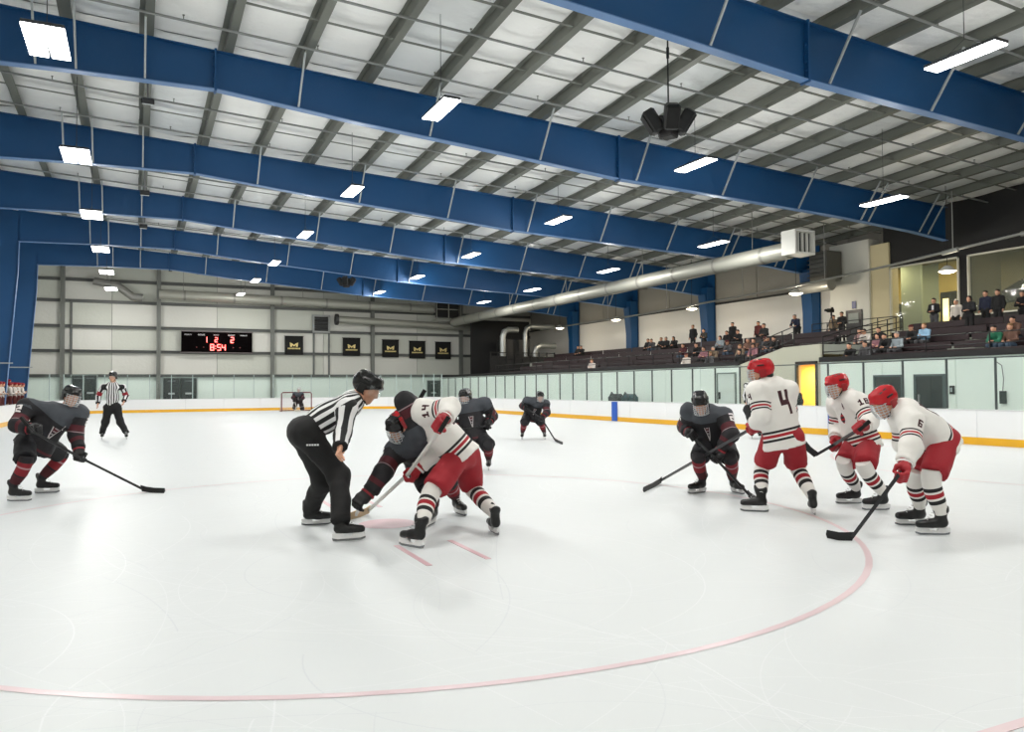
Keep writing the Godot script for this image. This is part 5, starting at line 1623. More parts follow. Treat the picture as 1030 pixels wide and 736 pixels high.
func jersey(J: Dictionary, parent: Node3D, m: Material, bulk: float, cell: float, seed_: int) -> void:
	var f := Field.new()
	f.k = 0.07 * bulk
	f.noise = FastNoiseLite.new()
	f.noise.seed = seed_
	f.noise.frequency = 5.0
	f.amp = 0.02
	var up: Vector3 = (J.neck - J.pelvis).normalized()
	var right: Vector3 = (J.shR - J.shL).normalized()
	var front := up.cross(right).normalized()
	right = front.cross(up).normalized() * signf(front.cross(up).dot(right))
	var down: Vector3 = (((J.knL + J.knR) * 0.5 - J.pelvis).normalized() - up).normalized()
	var base: Vector3 = J.pelvis + (down * J.get("hem", 0.125) if bulk > 0.9 else up * 0.05)
	f.bone(base, J.pelvis.lerp(J.neck, 0.45), (0.262 if bulk > 0.9 else 0.19) * bulk, 0.205 * bulk, front, 0.74 if bulk > 0.9 else 0.85, 1)
	f.bone(J.pelvis.lerp(J.neck, 0.4), J.pelvis.lerp(J.neck, 0.82), 0.20 * bulk, 0.20 * bulk, front, 0.76)
	f.bone(J.shL, J.shR, 0.105 * bulk)
	f.bone(J.shL.lerp(J.neck, 0.75), J.shR.lerp(J.neck, 0.75), 0.10 * bulk)
	var arms := {}
	for s in ["L", "R"]:
		var cuff: Vector3 = J["ha" + s].lerp(J["el" + s], 0.40 if bulk > 0.85 else 0.3)
		f.bone(J["sh" + s], J["el" + s], 0.108 * bulk, 0.088 * bulk)
		f.bone(J["el" + s], cuff, 0.09 * bulk, 0.086 * bulk, Vector3.ZERO, 1.0, 2)
		var sh: Vector3 = J["sh" + s]
		var el: Vector3 = J["el" + s]
		var l0 := sh.distance_to(el)
		var l1 := el.distance_to(cuff)
		var out: Vector3 = (right if s == "R" else -right)
		arms[s] = [sh, (el - sh) / l0, l0, el, (cuff - el) / l1, l1, out]
	var tlen: float = J.neck.distance_to(base) + 0.10
	var span: float = J.shL.distance_to(J.shR)
	var uv := func(p: Array) -> Array:
		var c: Vector3 = (p[0] + p[1] + p[2]) / 3.0
		var b := f.nearest(c)
		var r := []
		if b >= 4 and not (b % 2 == 0 and (c - f.a[b]).dot(f.d[b]) * f.il[b] < 0.12):
			var s: String = "L" if b < 6 else "R"
			var A: Array = arms[s]
			for q in p:
				var t0: float = (q - A[0]).dot(A[1])
				var along: float
				var w: Vector3
				var axis: Vector3
				if b % 2 == 0:
					along = minf(t0, A[2])
					axis = A[1]
					w = q - A[0]
				else:
					along = A[2] + maxf(0.0, (q - A[3]).dot(A[4]))
					axis = A[4]
					w = q - A[3]
				var o: Vector3 = A[6] - axis * A[6].dot(axis)
				if o.length() < 0.25: o = up - axis * up.dot(axis)
				o = o.normalized()
				var y := -axis.cross(o)
				var ang := atan2(w.dot(y), w.dot(o))
				r.append(Vector2((0.25 if s == "R" else 0.75) + 0.25 * ang / PI, clampf(0.5 + 0.5 * along / (A[2] + A[5]), 0.502, 0.998)))
			var lo: float = minf(r[0].x, minf(r[1].x, r[2].x))
			for q in 3:
				if r[q].x - lo > 0.25: r[q].x -= 0.5
		else:
			for q in p:
				var w: Vector3 = q - base
				var t := w.dot(up)
				r.append(Vector2((atan2((w - up * t).dot(front), (w - up * t).dot(right)) + PI) / TAU, clampf(0.5 * (1.0 - t / tlen), 0.002, 0.498)))
			var lo: float = minf(r[0].x, minf(r[1].x, r[2].x))
			for q in 3:
				if r[q].x - lo > 0.5: r[q].x -= 1.0
		return r
	put("jersey", wrapped(f.net(cell), uv), m, parent)

func stick(J: Dictionary, owner_label: String, dark: bool) -> void:
	var s: Array = J.stick
	var n := s.size()
	var root: Vector3 = J.at
	var heel: Vector3 = s[n - 2]
	var tip: Vector3 = s[n - 1]
	var top: Vector3 = s[0]
	var o := thing("hockey_stick", owner_label, "hockey stick", root + Vector3(heel.x, 0, heel.z))
	var sh := Vector3(-heel.x, 0, -heel.z)
	var shaft := mk(Color(0.12, 0.12, 0.13) if dark else Color(0.80, 0.80, 0.78), 0.35)
	var pts := []
	for k in n - 1: pts.append(s[k] + sh)
	var mb := MB.new()
	for k in pts.size() - 1:
		mb.bar(pts[k], pts[k + 1] + (pts[k + 1] - pts[k]).normalized() * 0.004, 0.022, 0.032)
	put("shaft", mb.mesh(), shaft, o)
	var dir: Vector3 = (top - (s[1] as Vector3)).normalized()
	put("butt_end", MB.new().bar(top + sh, top + sh - dir * 0.16, 0.032, 0.038).mesh(), mk(Color(0.03, 0.03, 0.03), 0.8), o)
	var low: Vector3 = pts[pts.size() - 1]
	var b := tip - heel
	var l := maxf(b.length(), 0.22)
	b = b.normalized()
	var poly := PackedVector2Array([Vector2(-0.03, 0.05), Vector2(0.0, -0.035), Vector2(l * 0.5, -0.045), Vector2(l * 0.95, -0.035), Vector2(l, 0.0), Vector2(l * 0.97, 0.04), Vector2(l * 0.5, 0.03), Vector2(0.06, 0.035)])
	var yv := Vector3.UP
	var zv := b.cross(yv).normalized()
	yv = zv.cross(b)
	put("blade", MB.new().prism(poly, -0.006, 0.006, Transform3D(Basis(b, yv, zv), low)).mesh(), mk(Color(0.05, 0.05, 0.055) if dark else Color(0.78, 0.68, 0.55), 0.6), o)

func boot_up(J: Dictionary, s: String) -> Vector3:       # the boot leans a little with the shin
	var z: Vector3 = J["fd" + s]
	var shin: Vector3 = (J["kn" + s] - J["foot" + s]).normalized()
	var y := Vector3.UP.lerp(shin, 0.4)
	return (y - z * y.dot(z)).normalized()

func skates(J: Dictionary, o: Node3D, bootc: Color) -> void:
	for s in ["L", "R"]:
		var z: Vector3 = J["fd" + s]
		var y := boot_up(J, s)
		var fb := Basis(y.cross(z).normalized(), y, z)
		var sk := put("skate", shared.boot, mk(bootc, 0.35), o)
		sk.transform = Transform3D(fb, J["foot" + s])
		put("blade_holder", shared.holder, mk(Color(0.9, 0.9, 0.9), 0.35), sk)
		put("blade", shared.blade, mk(Color(0.55, 0.56, 0.58), 0.25, 0.9), sk)
		put("laces", shared.laces, mk(Color(0.75, 0.75, 0.75), 0.8), sk)

func headgear(J: Dictionary, o: Node3D, hb: Basis, c: Color, visor: bool, g := 1.0) -> void:
	var h := put("helmet", shared.helmet, mk(c, 0.22), o)
	h.transform = Transform3D(hb.scaled(Vector3.ONE * (1.06 * g)), J.head)
	put("vents", shared.vents, mk(Color(0.04, 0.04, 0.04), 0.6), h)
	for q in [-1.0, 1.0]:
		put("ear_guard", shared.ear_guard, mk(c.darkened(0.2), 0.3), h, Vector3(q * 0.093, -0.01, -0.015))
	if visor:
		var v := mk(Color(0.75, 0.8, 0.8, 0.12), 0.05, 0.0, "visor")
		v.transparency = BaseMaterial3D.TRANSPARENCY_ALPHA
		put("visor", shared.visor, v, h)
	else:
		put("cage", shared.cage, mk(Color(0.80, 0.81, 0.82), 0.3, 0.5), h)
	put("chin_strap", MB.new().tube([Vector3(-0.085, -0.03, 0.0), Vector3(-0.05, -0.10, 0.05), Vector3(0, -0.122, 0.075), Vector3(0.05, -0.10, 0.05), Vector3(0.085, -0.03, 0.0)], [0.007], 5).mesh(), mk(Color(0.06, 0.06, 0.06), 0.7), h)

func player(id: String, label: String, team: String, number: String, letter: String, stick_label: String, dark_stick := true, tone := SKIN) -> Node3D:
	var J: Dictionary = P[id]
	var o := thing("person", label, "person", J.at, "players in white" if team == "white" else "players in dark")
	var hb := body_part(J, o, tone, true)
	jersey(J, o, jersey_print(team, number, letter), 1.0, 0.019, hash(id) % 1000)
	var up: Vector3 = (J.neck - J.pelvis).normalized()
	var right: Vector3 = (J.hipR - J.hipL).normalized()
	var front := up.cross(right).normalized()
	# padded shorts
	var f := Field.new()
	f.k = 0.05
	f.bone(J.hipL.lerp(J.hipR, 0.06), J.hipR.lerp(J.hipL, 0.06), 0.10, 0.10)
	f.bone(J.pelvis, J.pelvis + up * 0.12, 0.14, 0.13, front, 0.85)
	for s in ["L", "R"]:
		f.bone(J["hip" + s], J["hip" + s].lerp(J["kn" + s], 0.98), 0.128, 0.13, Vector3.ZERO, 1.0, 2)
	f.noise = FastNoiseLite.new()
	f.noise.frequency = 4.0
	f.amp = 0.014
	var pants := put("shorts", skin_mesh(f.net(0.024)), mk(Color(0.60, 0.055, 0.12) if team == "white" else Color(0.075, 0.075, 0.095), 0.7), o)
	for s in ["L", "R"]:
		# sock over shin pad
		var kn: Vector3 = J["kn" + s]
		var fd: Vector3 = J["fd" + s]
		var an: Vector3 = J["foot" + s] + boot_up(J, s) * 0.2 - fd * 0.07
		var pts := []
		for t in [-0.12, 0.0, 0.12, 0.3, 0.5, 0.72, 0.88, 1.0]:
			pts.append(kn.lerp(an, t) + fd * 0.03 * sin(PI * clampf(t + 0.2, 0, 1)) - fd * 0.0)
		put("sock", MB.new().tube(pts, [0.08, 0.09, 0.09, 0.084, 0.083, 0.074, 0.063, 0.056], 18).mesh(), sock_print(team), o)
		# glove
		var sh: Array = J.stick
		var dir: Vector3 = (sh[1] - sh[0]).normalized()
		if (J["ha" + s] as Vector3).distance_to(sh[2]) < 0.35: dir = (sh[2] - sh[1]).normalized()
		var gl := put("glove", skin_mesh(fist_net), mk(Color(0.62, 0.06, 0.12) if team == "white" else Color(0.07, 0.065, 0.075), 0.55), o)
		gl.transform = Transform3D(fist_basis(J, s, dir).scaled(Vector3.ONE * 1.1), J["ha" + s])
		put("cuff_stripe", MB.new().tube([Vector3(0, 0.118, 0.004), Vector3(0, 0.098, 0.007)], [0.068], 14, false).mesh(), mk(Color(0.88, 0.86, 0.85) if team == "white" else Color(0.55, 0.10, 0.15), 0.6), gl)
	skates(J, o, Color(0.045, 0.045, 0.05))
	headgear(J, o, hb, Color(0.70, 0.06, 0.11) if team == "white" else Color(0.04, 0.04, 0.045), false)
	if team == "white":
		var hr := put("hair", shared.nape, mk(Color(0.07, 0.05, 0.045), 0.8), o)
		hr.transform = Transform3D(hb, J.head)
	stick(J, stick_label, dark_stick)
	return o

func official(id: String, label: String, band: bool) -> Node3D:
	var J: Dictionary = P[id]
	var g: float = 1.08 if id == "official_bent" else 1.0
	var o := thing("person", label, "person", J.at, "officials in striped shirts")
	var hb := body_part(J, o, SKIN, false, g)
	jersey(J, o, jersey_print("official", "", "band" if band else ""), 0.80 * g, 0.021, 5)
	var up: Vector3 = (J.neck - J.pelvis).normalized()
	var right: Vector3 = (J.hipR - J.hipL).normalized()
	var front := up.cross(right).normalized()
	var f := Field.new()
	f.k = 0.06
	f.bone(J.hipL, J.hipR, 0.135 * g, 0.135 * g, front, 0.95)
	f.bone(J.pelvis, J.pelvis + up * 0.1, 0.15 * g, 0.145 * g, front, 0.85)
	for s in ["L", "R"]:
		f.bone(J["hip" + s], J["kn" + s], 0.125 * g, 0.098 * g)
		f.bone(J["kn" + s], J["foot" + s] + Vector3(0, 0.17, 0) - J["fd" + s] * 0.065, 0.098 * g, 0.085 * g, Vector3.ZERO, 1.0, 2)
	f.noise = FastNoiseLite.new()
	f.noise.frequency = 6.0
	f.amp = 0.018
	var tr := put("trousers", skin_mesh(f.net(0.024)), mk(Color(0.045, 0.04, 0.045), 0.8), o)
	skates(J, o, Color(0.035, 0.035, 0.04))
	headgear(J, o, hb, Color(0.035, 0.035, 0.04), true, g)
	if id == "official_bent":
		var side: Vector3 = J.hipR.lerp(J.knR, 0.3)
		var out := Vector3(-0.4, 0.1, 1.0).normalized()
		var tag_ := MB.new()
		for k in 5:
			tag_.box(side + out * 0.142 + out.cross(Vector3.UP).normalized() * (0.05 - k * 0.025), Vector3(0.018, 0.016, 0.006), facing(out))
		put("pocket_print", tag_.mesh(), mk(Color(0.85, 0.85, 0.85), 0.6), tr)
	return o

func people() -> void:
	templates()
	P["player_faceoff_white"]["hem"] = 0.03      # their jerseys have ridden up
	P["player_6"]["hem"] = 0.07
	player("player_22", "dark jersey player number 22 crouching at the left edge, leaning on his stick", "dark", "22", "C", "hockey stick held by dark number 22 at the left, blade out on the ice")
	official("official_far", "standing official in striped shirt with red armbands and black trousers, far left", true)
	official("official_bent", "bent official in striped shirt and black trousers leaning over the face-off dot", false)
	player("player_faceoff_dark", "dark jersey player crouched low at the face-off dot, face towards the camera", "dark", "16", "", "hockey stick of the crouched dark player at the dot, its butt raised behind his head", false)
	player("player_faceoff_white", "white jersey player in red shorts bent over the face-off, seen from behind", "white", "14", "", "hockey stick of the bent white player reaching down to the face-off dot", false)
	player("player_behind_dark", "dark jersey player standing just behind the two face-off players, facing the camera", "dark", "", "", "hockey stick of the dark player behind the face-off, partly hidden by the white player")
	player("player_far_dark", "distant dark jersey player bent forward alone near the far boards", "dark", "", "", "hockey stick of the distant lone dark player")
	player("player_26", "dark jersey player number 26 bent forward with head down, facing the white players", "dark", "26", "", "hockey stick of dark number 26, crossing in front of his legs")
	player("player_4", "white jersey player number 4 in red shorts seen from behind", "white", "4", "", "long hockey stick of white number 4 pointing left across dark number 26")
	player("player_18", "white jersey player number 18 with letter A, upright, facing left", "white", "18", "A", "hockey stick of white number 18, its blade just right of number 4")
	player("player_6", "white jersey player number 6 bent forward, rightmost of the skaters", "white", "6", "", "black hockey stick of white number 6 with its blade flat on the red circle")
	official("official_back", "official in striped shirt standing by the boards, mostly hidden behind number 4", false)
	goalie()
	crowd()

# ------------------------------------------------------------------ spectators: a few bodies, copied and dressed differently
var models := {}

func model(kind: String) -> Node3D:
	if models.has(kind): return models[kind]
	var J := {"pelvis": Vector3(0, 0.93, 0), "neck": Vector3(0, 1.46, -0.01), "head": Vector3(0, 1.62, 0.02), "face": Vector3(0, -0.08, 1)}
	for s in [["L", 1.0], ["R", -1.0]]:
		var k: float = s[1]
		J["hip" + s[0]] = Vector3(0.09 * k, 0.92, 0)
		J["kn" + s[0]] = Vector3(0.11 * k, 0.50, 0.03)
		J["an" + s[0]] = Vector3(0.12 * k, 0.09, -0.02)
		J["sh" + s[0]] = Vector3(0.185 * k, 1.40, -0.01)
		J["el" + s[0]] = Vector3(0.245 * k, 1.12, -0.04)
		J["ha" + s[0]] = Vector3(0.24 * k, 0.84, 0.08)
		match kind:
			"hold":
				J["el" + s[0]] = Vector3(0.25 * k, 1.13, 0.04)
				J["ha" + s[0]] = Vector3(0.05 * k, 1.12, 0.29)
			"cross":
				J["el" + s[0]] = Vector3(0.25 * k, 1.14, 0.08)
				J["ha" + s[0]] = Vector3(-0.10 * k, 1.19 + 0.03 * k, 0.22)
			"lean":
				J["sh" + s[0]] = Vector3(0.185 * k, 1.33, 0.20)
				J["el" + s[0]] = Vector3(0.25 * k, 1.06, 0.26)
				J["ha" + s[0]] = Vector3(0.14 * k, 1.0, 0.52)
		if kind.begins_with("sit"):
			J["hip" + s[0]] = Vector3(0.09 * k, 0.52, 0)
			J["kn" + s[0]] = Vector3(0.13 * k, 0.54, 0.44)
			J["an" + s[0]] = Vector3(0.13 * k, 0.09, 0.42)
			J["sh" + s[0]] = Vector3(0.185 * k, 0.99, -0.02)
			J["el" + s[0]] = Vector3(0.25 * k, 0.73, 0.08)
			J["ha" + s[0]] = Vector3(0.09 * k, 0.66, 0.34)
			if kind == "sit2":
				J["sh" + s[0]] = Vector3(0.185 * k, 0.95, 0.16)
				J["el" + s[0]] = Vector3(0.21 * k, 0.69, 0.30)
				J["ha" + s[0]] = Vector3(0.04 * k, 0.70, 0.50)
			elif kind == "sit3":
				J["el" + s[0]] = Vector3(0.24 * k, 0.74, 0.12)
				J["ha" + s[0]] = Vector3(-0.09 * k, 0.80 + 0.03 * k, 0.24)
	if kind == "lean":
		J.neck = Vector3(0, 1.39, 0.22)
		J.head = Vector3(0, 1.52, 0.31)
	if kind.begins_with("sit"):
		J.pelvis = Vector3(0, 0.53, 0)
		J.neck = Vector3(0, 1.05, -0.01)
		J.head = Vector3(0, 1.20, 0.03)
		if kind == "sit2":
			J.neck = Vector3(0, 1.01, 0.19)
			J.head = Vector3(0, 1.15, 0.27)
	for s in ["L", "R"]:
		J["foot" + s] = J["an" + s] - Vector3(0, 0.09, 0)
		J["fd" + s] = Vector3(0, 0, 1)
	var o := Node3D.new()
	var hb := body_part(J, o, SKIN, false)
	var up: Vector3 = (J.neck - J.pelvis).normalized()
	var front := up.cross(Vector3.LEFT).normalized()
	var f := Field.new()
	f.k = 0.06
	f.amp = 0.015
	f.noise = FastNoiseLite.new()
	f.noise.frequency = 5.0
	f.bone(J.pelvis - up * 0.03, J.pelvis.lerp(J.neck, 0.8), 0.165, 0.165, front, 0.72, 1)
	f.bone(J.shL.lerp(J.neck, 0.1), J.shR.lerp(J.neck, 0.1), 0.078)
	f.bone(J.neck - up * 0.03, J.neck + up * 0.025, 0.08, 0.07)
	for s in ["L", "R"]:
		f.bone(J["sh" + s], J["el" + s], 0.072, 0.06)
		f.bone(J["el" + s], J["ha" + s].lerp(J["el" + s], 0.2), 0.06, 0.045, Vector3.ZERO, 1.0, 2)
	put("jacket", skin_mesh(f.net(0.03)), mk(Color(0.1, 0.1, 0.1), 0.8), o)
	var t := Field.new()
	t.k = 0.05
	t.bone(J.hipL, J.hipR, 0.115)
	for s in ["L", "R"]:
		t.bone(J["hip" + s], J["kn" + s], 0.098, 0.075)
		t.bone(J["kn" + s], J["an" + s], 0.075, 0.058, Vector3.ZERO, 1.0, 2)
	put("trousers", skin_mesh(t.net(0.03)), mk(Color(0.1, 0.1, 0.1), 0.8), o)
	for s in ["L", "R"]:
		var sh := Field.new()
		sh.k = 0.03
		sh.bone(J["an" + s] + Vector3(0, -0.03, -0.01), J["an" + s] + Vector3(0, -0.05, 0.13), 0.045, 0.036)
		sh.planes = [[J["an" + s] + Vector3(0, -0.088, 0), Vector3.DOWN]]
		put("shoe", skin_mesh(sh.net(0.02)), mk(Color(0.07, 0.065, 0.06), 0.5), o)
	var h := put("hair", shared.hair, mk(Color(0.1, 0.08, 0.06), 0.8), o)
	h.transform = Transform3D(hb.scaled(Vector3.ONE * 1.06), J.head)
	models[kind] = o
	return o

const CLOTH := {"black": Color(0.045, 0.045, 0.05), "navy": Color(0.07, 0.10, 0.19), "suit": Color(0.07, 0.07, 0.085), "tan": Color(0.42, 0.36, 0.29), "white": Color(0.80, 0.77, 0.74), "vest": Color(0.06, 0.06, 0.07), "pink": Color(0.55, 0.43, 0.42),
	"rose": Color(0.50, 0.34, 0.37), "pale": Color(0.52, 0.56, 0.58), "sky": Color(0.52, 0.66, 0.76), "green": Color(0.07, 0.38, 0.27), "brown": Color(0.36, 0.25, 0.20), "grey": Color(0.27, 0.27, 0.28), "jeans": Color(0.22, 0.29, 0.36),
	"maroon": Color(0.25, 0.06, 0.09), "red": Color(0.34, 0.12, 0.11)}
const HAIR := {"dark": Color(0.07, 0.055, 0.045), "grey": Color(0.50, 0.49, 0.47), "fair": Color(0.50, 0.38, 0.24), "long": Color(0.09, 0.06, 0.045), "cap": Color(0.28, 0.05, 0.07)}

func spectator(kind: String, at: Vector3, yaw: float, top: String, legs: String, hair: String, label: String, group: String, size := 0.77) -> Node3D:
	var o := model(kind).duplicate() as Node3D
	o.name = numbered("person")
	add_child(o, true)
	o.position = at
	o.rotation.y = deg_to_rad(yaw)
	o.scale = Vector3.ONE * size
	tag(o, label, "person", group)
	for c in o.get_children():
		var part := str(c.name)
		if part.begins_with("jacket"): c.material_override = mk(CLOTH[top], 0.8)
		elif part.begins_with("trousers"): c.material_override = mk(CLOTH[legs], 0.8)
		elif part.begins_with("hair"):
			c.material_override = mk(HAIR[hair], 0.8)
			if hair == "long": c.mesh = shared.long_hair
			if hair == "cap":
				c.mesh = shared.cap
				c.name = "cap"
			if hair == "helmet":
				c.mesh = shared.helmet
				c.name = "helmet"
	if top == "suit":
		put("shirt_front", MB.new().box(Vector3(0, 1.3, 0.125), Vector3(0.10, 0.22, 0.02), Basis.IDENTITY, 0.008).mesh(), mk(Color(0.85, 0.85, 0.85), 0.7), o)
	return o

func crowd() -> void:
	spectator("lean", Vector3(23.20, 3.20, -16.78), -76, "navy", "black", "grey", "elderly man in a navy jacket leaning on the landing railing", "spectators in the right bleachers")
	spectator("stand", Vector3(25.50, 3.20, -16.92), -77, "tan", "black", "dark", "spectator in a tan top behind the railing, left of the video camera", "spectators in the right bleachers")
	spectator("hold", Vector3(24.60, 3.20, -15.67), -78, "black", "black", "dark", "standing man in black operating the video camera", "spectators in the right bleachers")
	spectator("hold", Vector3(23.50, 3.20, -10.62), -82, "suit", "grey", "dark", "standing man in dark suit and white shirt under the first lobby window", "spectators in the right bleachers")
	spectator("stand", Vector3(24.70, 3.20, -10.60), -82, "white", "black", "grey", "standing spectator in a white hooded top before the lobby wall", "spectators in the right bleachers")
	spectator("hold", Vector3(22.43, 3.01, -8.58), -84, "vest", "black", "long", "standing woman with long dark hair in a dark vest over white sleeves", "spectators in the right bleachers")
	spectator("stand", Vector3(23.10, 3.20, -8.46), -84, "navy", "black", "dark", "standing man in a blue jacket below the second lobby window", "spectators in the right bleachers")
	spectator("stand", Vector3(23.10, 3.20, -8.05), -84, "black", "black", "dark", "standing man in a black suit, right of the man in blue", "spectators in the right bleachers")
	spectator("cross", Vector3(24.30, 3.20, -7.98), -85, "black", "black", "dark", "standing spectator in black at the very right edge of the picture", "spectators in the right bleachers")
	spectator("sit", Vector3(20.97, 2.43, -11.69), -80, "pink", "black", "dark", "seated spectator in a dull pink top, leftmost of the upper row by the railing", "spectators in the right bleachers")
	spectator("sit2", Vector3(20.97, 2.43, -11.39), -80, "white", "grey", "dark", "seated spectator in a pale grey top behind the left railing of the right bleachers", "spectators in the right bleachers")
	spectator("sit", Vector3(20.97, 2.43, -10.91), -81, "black", "black", "dark", "seated spectator in black below the dark doorway left of the lobby", "spectators in the right bleachers")
	spectator("sit3", Vector3(20.10, 2.14, -10.25), -81, "rose", "grey", "long", "seated woman with long hair in a rose top, lower row", "spectators in the right bleachers")
	spectator("sit2", Vector3(20.10, 2.14, -9.87), -81, "black", "black", "dark", "seated spectator in black right of the woman in rose", "spectators in the right bleachers")
	spectator("sit", Vector3(20.10, 2.14, -9.51), -82, "pale", "grey", "grey", "seated spectator in a pale blue hooded top near the middle aisle", "spectators in the right bleachers")
	spectator("sit2", Vector3(20.97, 2.43, -9.53), -82, "black", "black", "cap", "seated spectator in black with a dark red cap", "spectators in the right bleachers")
	spectator("sit3", Vector3(20.97, 2.43, -9.16), -82, "sky", "grey", "fair", "fair haired seated spectator in light blue beside the aisle", "spectators in the right bleachers")
	spectator("sit2", Vector3(20.10, 2.14, -6.19), -85, "green", "jeans", "dark", "seated spectator in a bright green jacket and jeans", "spectators in the right bleachers")
	spectator("sit", Vector3(20.10, 2.14, -5.82), -86, "brown", "jeans", "fair", "seated spectator in a brown coat right of the green jacket", "spectators in the right bleachers")
	spectator("sit2", Vector3(20.97, 2.43, -6.18), -86, "brown", "black", "dark", "seated spectator in a brown coat in the higher row at the right edge", "spectators in the right bleachers")
	spectator("sit2", Vector3(19.23, 1.85, -10.54), -80, "black", "white", "dark", "seated front row spectator in black at the left end of the right bleachers", "spectators in the right bleachers")
	spectator("sit", Vector3(19.23, 1.85, -10.03), -81, "grey", "white", "dark", "seated spectator in grey in the front row of the right bleachers", "spectators in the right bleachers")
	spectator("stand", Vector3(23.10, 3.20, -23.65), -70, "black", "black", "fair", "standing man in black at the back of the left bleachers, left of a blue column", "spectators in the left bleachers")
	spectator("cross", Vector3(25.50, 3.20, -25.71), -71, "black", "black", "dark", "standing spectator in black partly behind the blue column", "spectators in the left bleachers")
	spectator("stand", Vector3(23.90, 3.20, -21.63), -73, "black", "black", "dark", "standing man in black at the back of the left bleachers, right of the blue column", "spectators in the left bleachers")
	spectator("stand", Vector3(24.70, 3.20, -20.72), -74, "red", "black", "dark", "standing man in a dark red and brown jacket at the back of the left bleachers", "spectators in the left bleachers")
	spectator("hold", Vector3(21.56, 2.72, -17.06), -75, "black", "black", "dark", "standing spectator in black beside the man in dark red", "spectators in the left bleachers")
	spectator("sit", Vector3(22.71, 3.01, -26.98), -67, "black", "black", "dark", "first seated spectator from the left in the middle crowd, in a black top", "spectators in the left bleachers")
	spectator("sit2", Vector3(22.71, 3.01, -26.51), -67, "grey", "jeans", "dark", "second seated spectator from the left in the middle crowd, in a grey top", "spectators in the left bleachers")
	spectator("sit3", Vector3(22.71, 3.01, -25.79), -68, "black", "grey", "fair", "third seated spectator from the left in the middle crowd, in a black top", "spectators in the left bleachers")
	spectator("sit", Vector3(22.71, 3.01, -25.37), -68, "black", "black", "grey", "fourth seated spectator from the left in the middle crowd, in a black top", "spectators in the left bleachers")
	spectator("sit2", Vector3(22.71, 3.01, -24.58), -69, "black", "black", "long", "fifth seated spectator from the left in the middle crowd, in a black top", "spectators in the left bleachers")
	spectator("sit3", Vector3(20.97, 2.43, -21.74), -70, "maroon", "jeans", "dark", "sixth seated spectator from the left in the middle crowd, in a maroon top", "spectators in the left bleachers")
	spectator("sit", Vector3(19.23, 1.85, -19.31), -71, "white", "grey", "cap", "seventh seated spectator from the left in the middle crowd, in a white top", "spectators in the left bleachers")
	spectator("sit2", Vector3(20.97, 2.43, -20.62), -71, "black", "black", "dark", "eighth seated spectator from the left in the middle crowd, in a black top", "spectators in the left bleachers")
	spectator("sit3", Vector3(20.10, 2.14, -19.20), -72, "rose", "black", "dark", "ninth seated spectator from the left in the middle crowd, in a rose top", "spectators in the left bleachers")
	spectator("sit", Vector3(19.23, 1.85, -17.75), -72, "grey", "jeans", "fair", "tenth seated spectator from the left in the middle crowd, in a grey top", "spectators in the left bleachers")
	spectator("sit2", Vector3(20.10, 2.14, -18.42), -72, "tan", "grey", "grey", "eleventh seated spectator from the left in the middle crowd, in a tan top", "spectators in the left bleachers")
	spectator("sit3", Vector3(21.84, 2.72, -20.14), -72, "pale", "black", "long", "twelfth seated spectator from the left in the middle crowd, in a pale blue top", "spectators in the left bleachers")
	spectator("sit", Vector3(22.71, 3.01, -20.68), -72, "black", "black", "dark", "thirteenth seated spectator from the left in the middle crowd, in a black top", "spectators in the left bleachers")
	spectator("sit2", Vector3(20.97, 2.43, -18.51), -73, "grey", "jeans", "cap", "fourteenth seated spectator from the left in the middle crowd, in a grey top", "spectators in the left bleachers")
	spectator("sit3", Vector3(22.71, 3.01, -19.93), -73, "black", "grey", "dark", "fifteenth seated spectator from the left in the middle crowd, in a black top", "spectators in the left bleachers")
	spectator("sit", Vector3(19.23, 1.85, -15.97), -74, "black", "black", "dark", "sixteenth seated spectator from the left in the middle crowd, in a black top", "spectators in the left bleachers")
	spectator("sit2", Vector3(20.10, 2.14, -16.77), -74, "tan", "black", "fair", "seventeenth seated spectator from the left in the middle crowd, in a tan top", "spectators in the left bleachers")
	spectator("sit3", Vector3(20.97, 2.43, -17.38), -74, "brown", "jeans", "grey", "eighteenth seated spectator from the left in the middle crowd, in a brown top", "spectators in the left bleachers")
	spectator("sit", Vector3(20.10, 2.14, -16.14), -75, "rose", "grey", "long", "nineteenth seated spectator from the left in the middle crowd, in a rose top", "spectators in the left bleachers")
	spectator("sit2", Vector3(20.97, 2.43, -16.90), -75, "brown", "black", "dark", "twentieth seated spectator from the left in the middle crowd, in a brown top", "spectators in the left bleachers")
	spectator("sit3", Vector3(20.97, 2.43, -16.37), -75, "grey", "black", "cap", "twenty-first seated spectator from the left in the middle crowd, in a grey top", "spectators in the left bleachers")
	spectator("sit", Vector3(20.97, 2.43, -16.23), -75, "black", "jeans", "dark", "twenty-second seated spectator from the left in the middle crowd, in a black top", "spectators in the left bleachers")
	spectator("sit2", Vector3(20.97, 2.43, -15.75), -76, "black", "grey", "dark", "twenty-third seated spectator from the left in the middle crowd, in a black top", "spectators in the left bleachers")
	spectator("sit", Vector3(22.71, 3.01, -34.47), -61, "black", "black", "dark", "left of two seated spectators in black beside the farthest blue stand column", "spectators in the far bleachers")
	spectator("sit2", Vector3(22.71, 3.01, -33.91), -62, "black", "black", "dark", "right of two seated spectators in black beside the farthest blue stand column", "spectators in the far bleachers")
	spectator("sit3", Vector3(19.23, 1.85, -27.16), -63, "white", "grey", "fair", "lone seated spectator in white in the far front rows", "spectators in the far bleachers")
	# video camera on its tripod
	var cam := thing("video_camera", "black video camera on a tripod among the standing spectators left of the lobby", "camera", Vector3(24.3, 3.2, -15.95))
	var dark := mk(Color(0.04, 0.04, 0.045), 0.5)
	put("camera_body", bx(Vector3(0.34, 0.16, 0.14), 0.02), dark, cam, Vector3(-0.05, 1.42, 0))
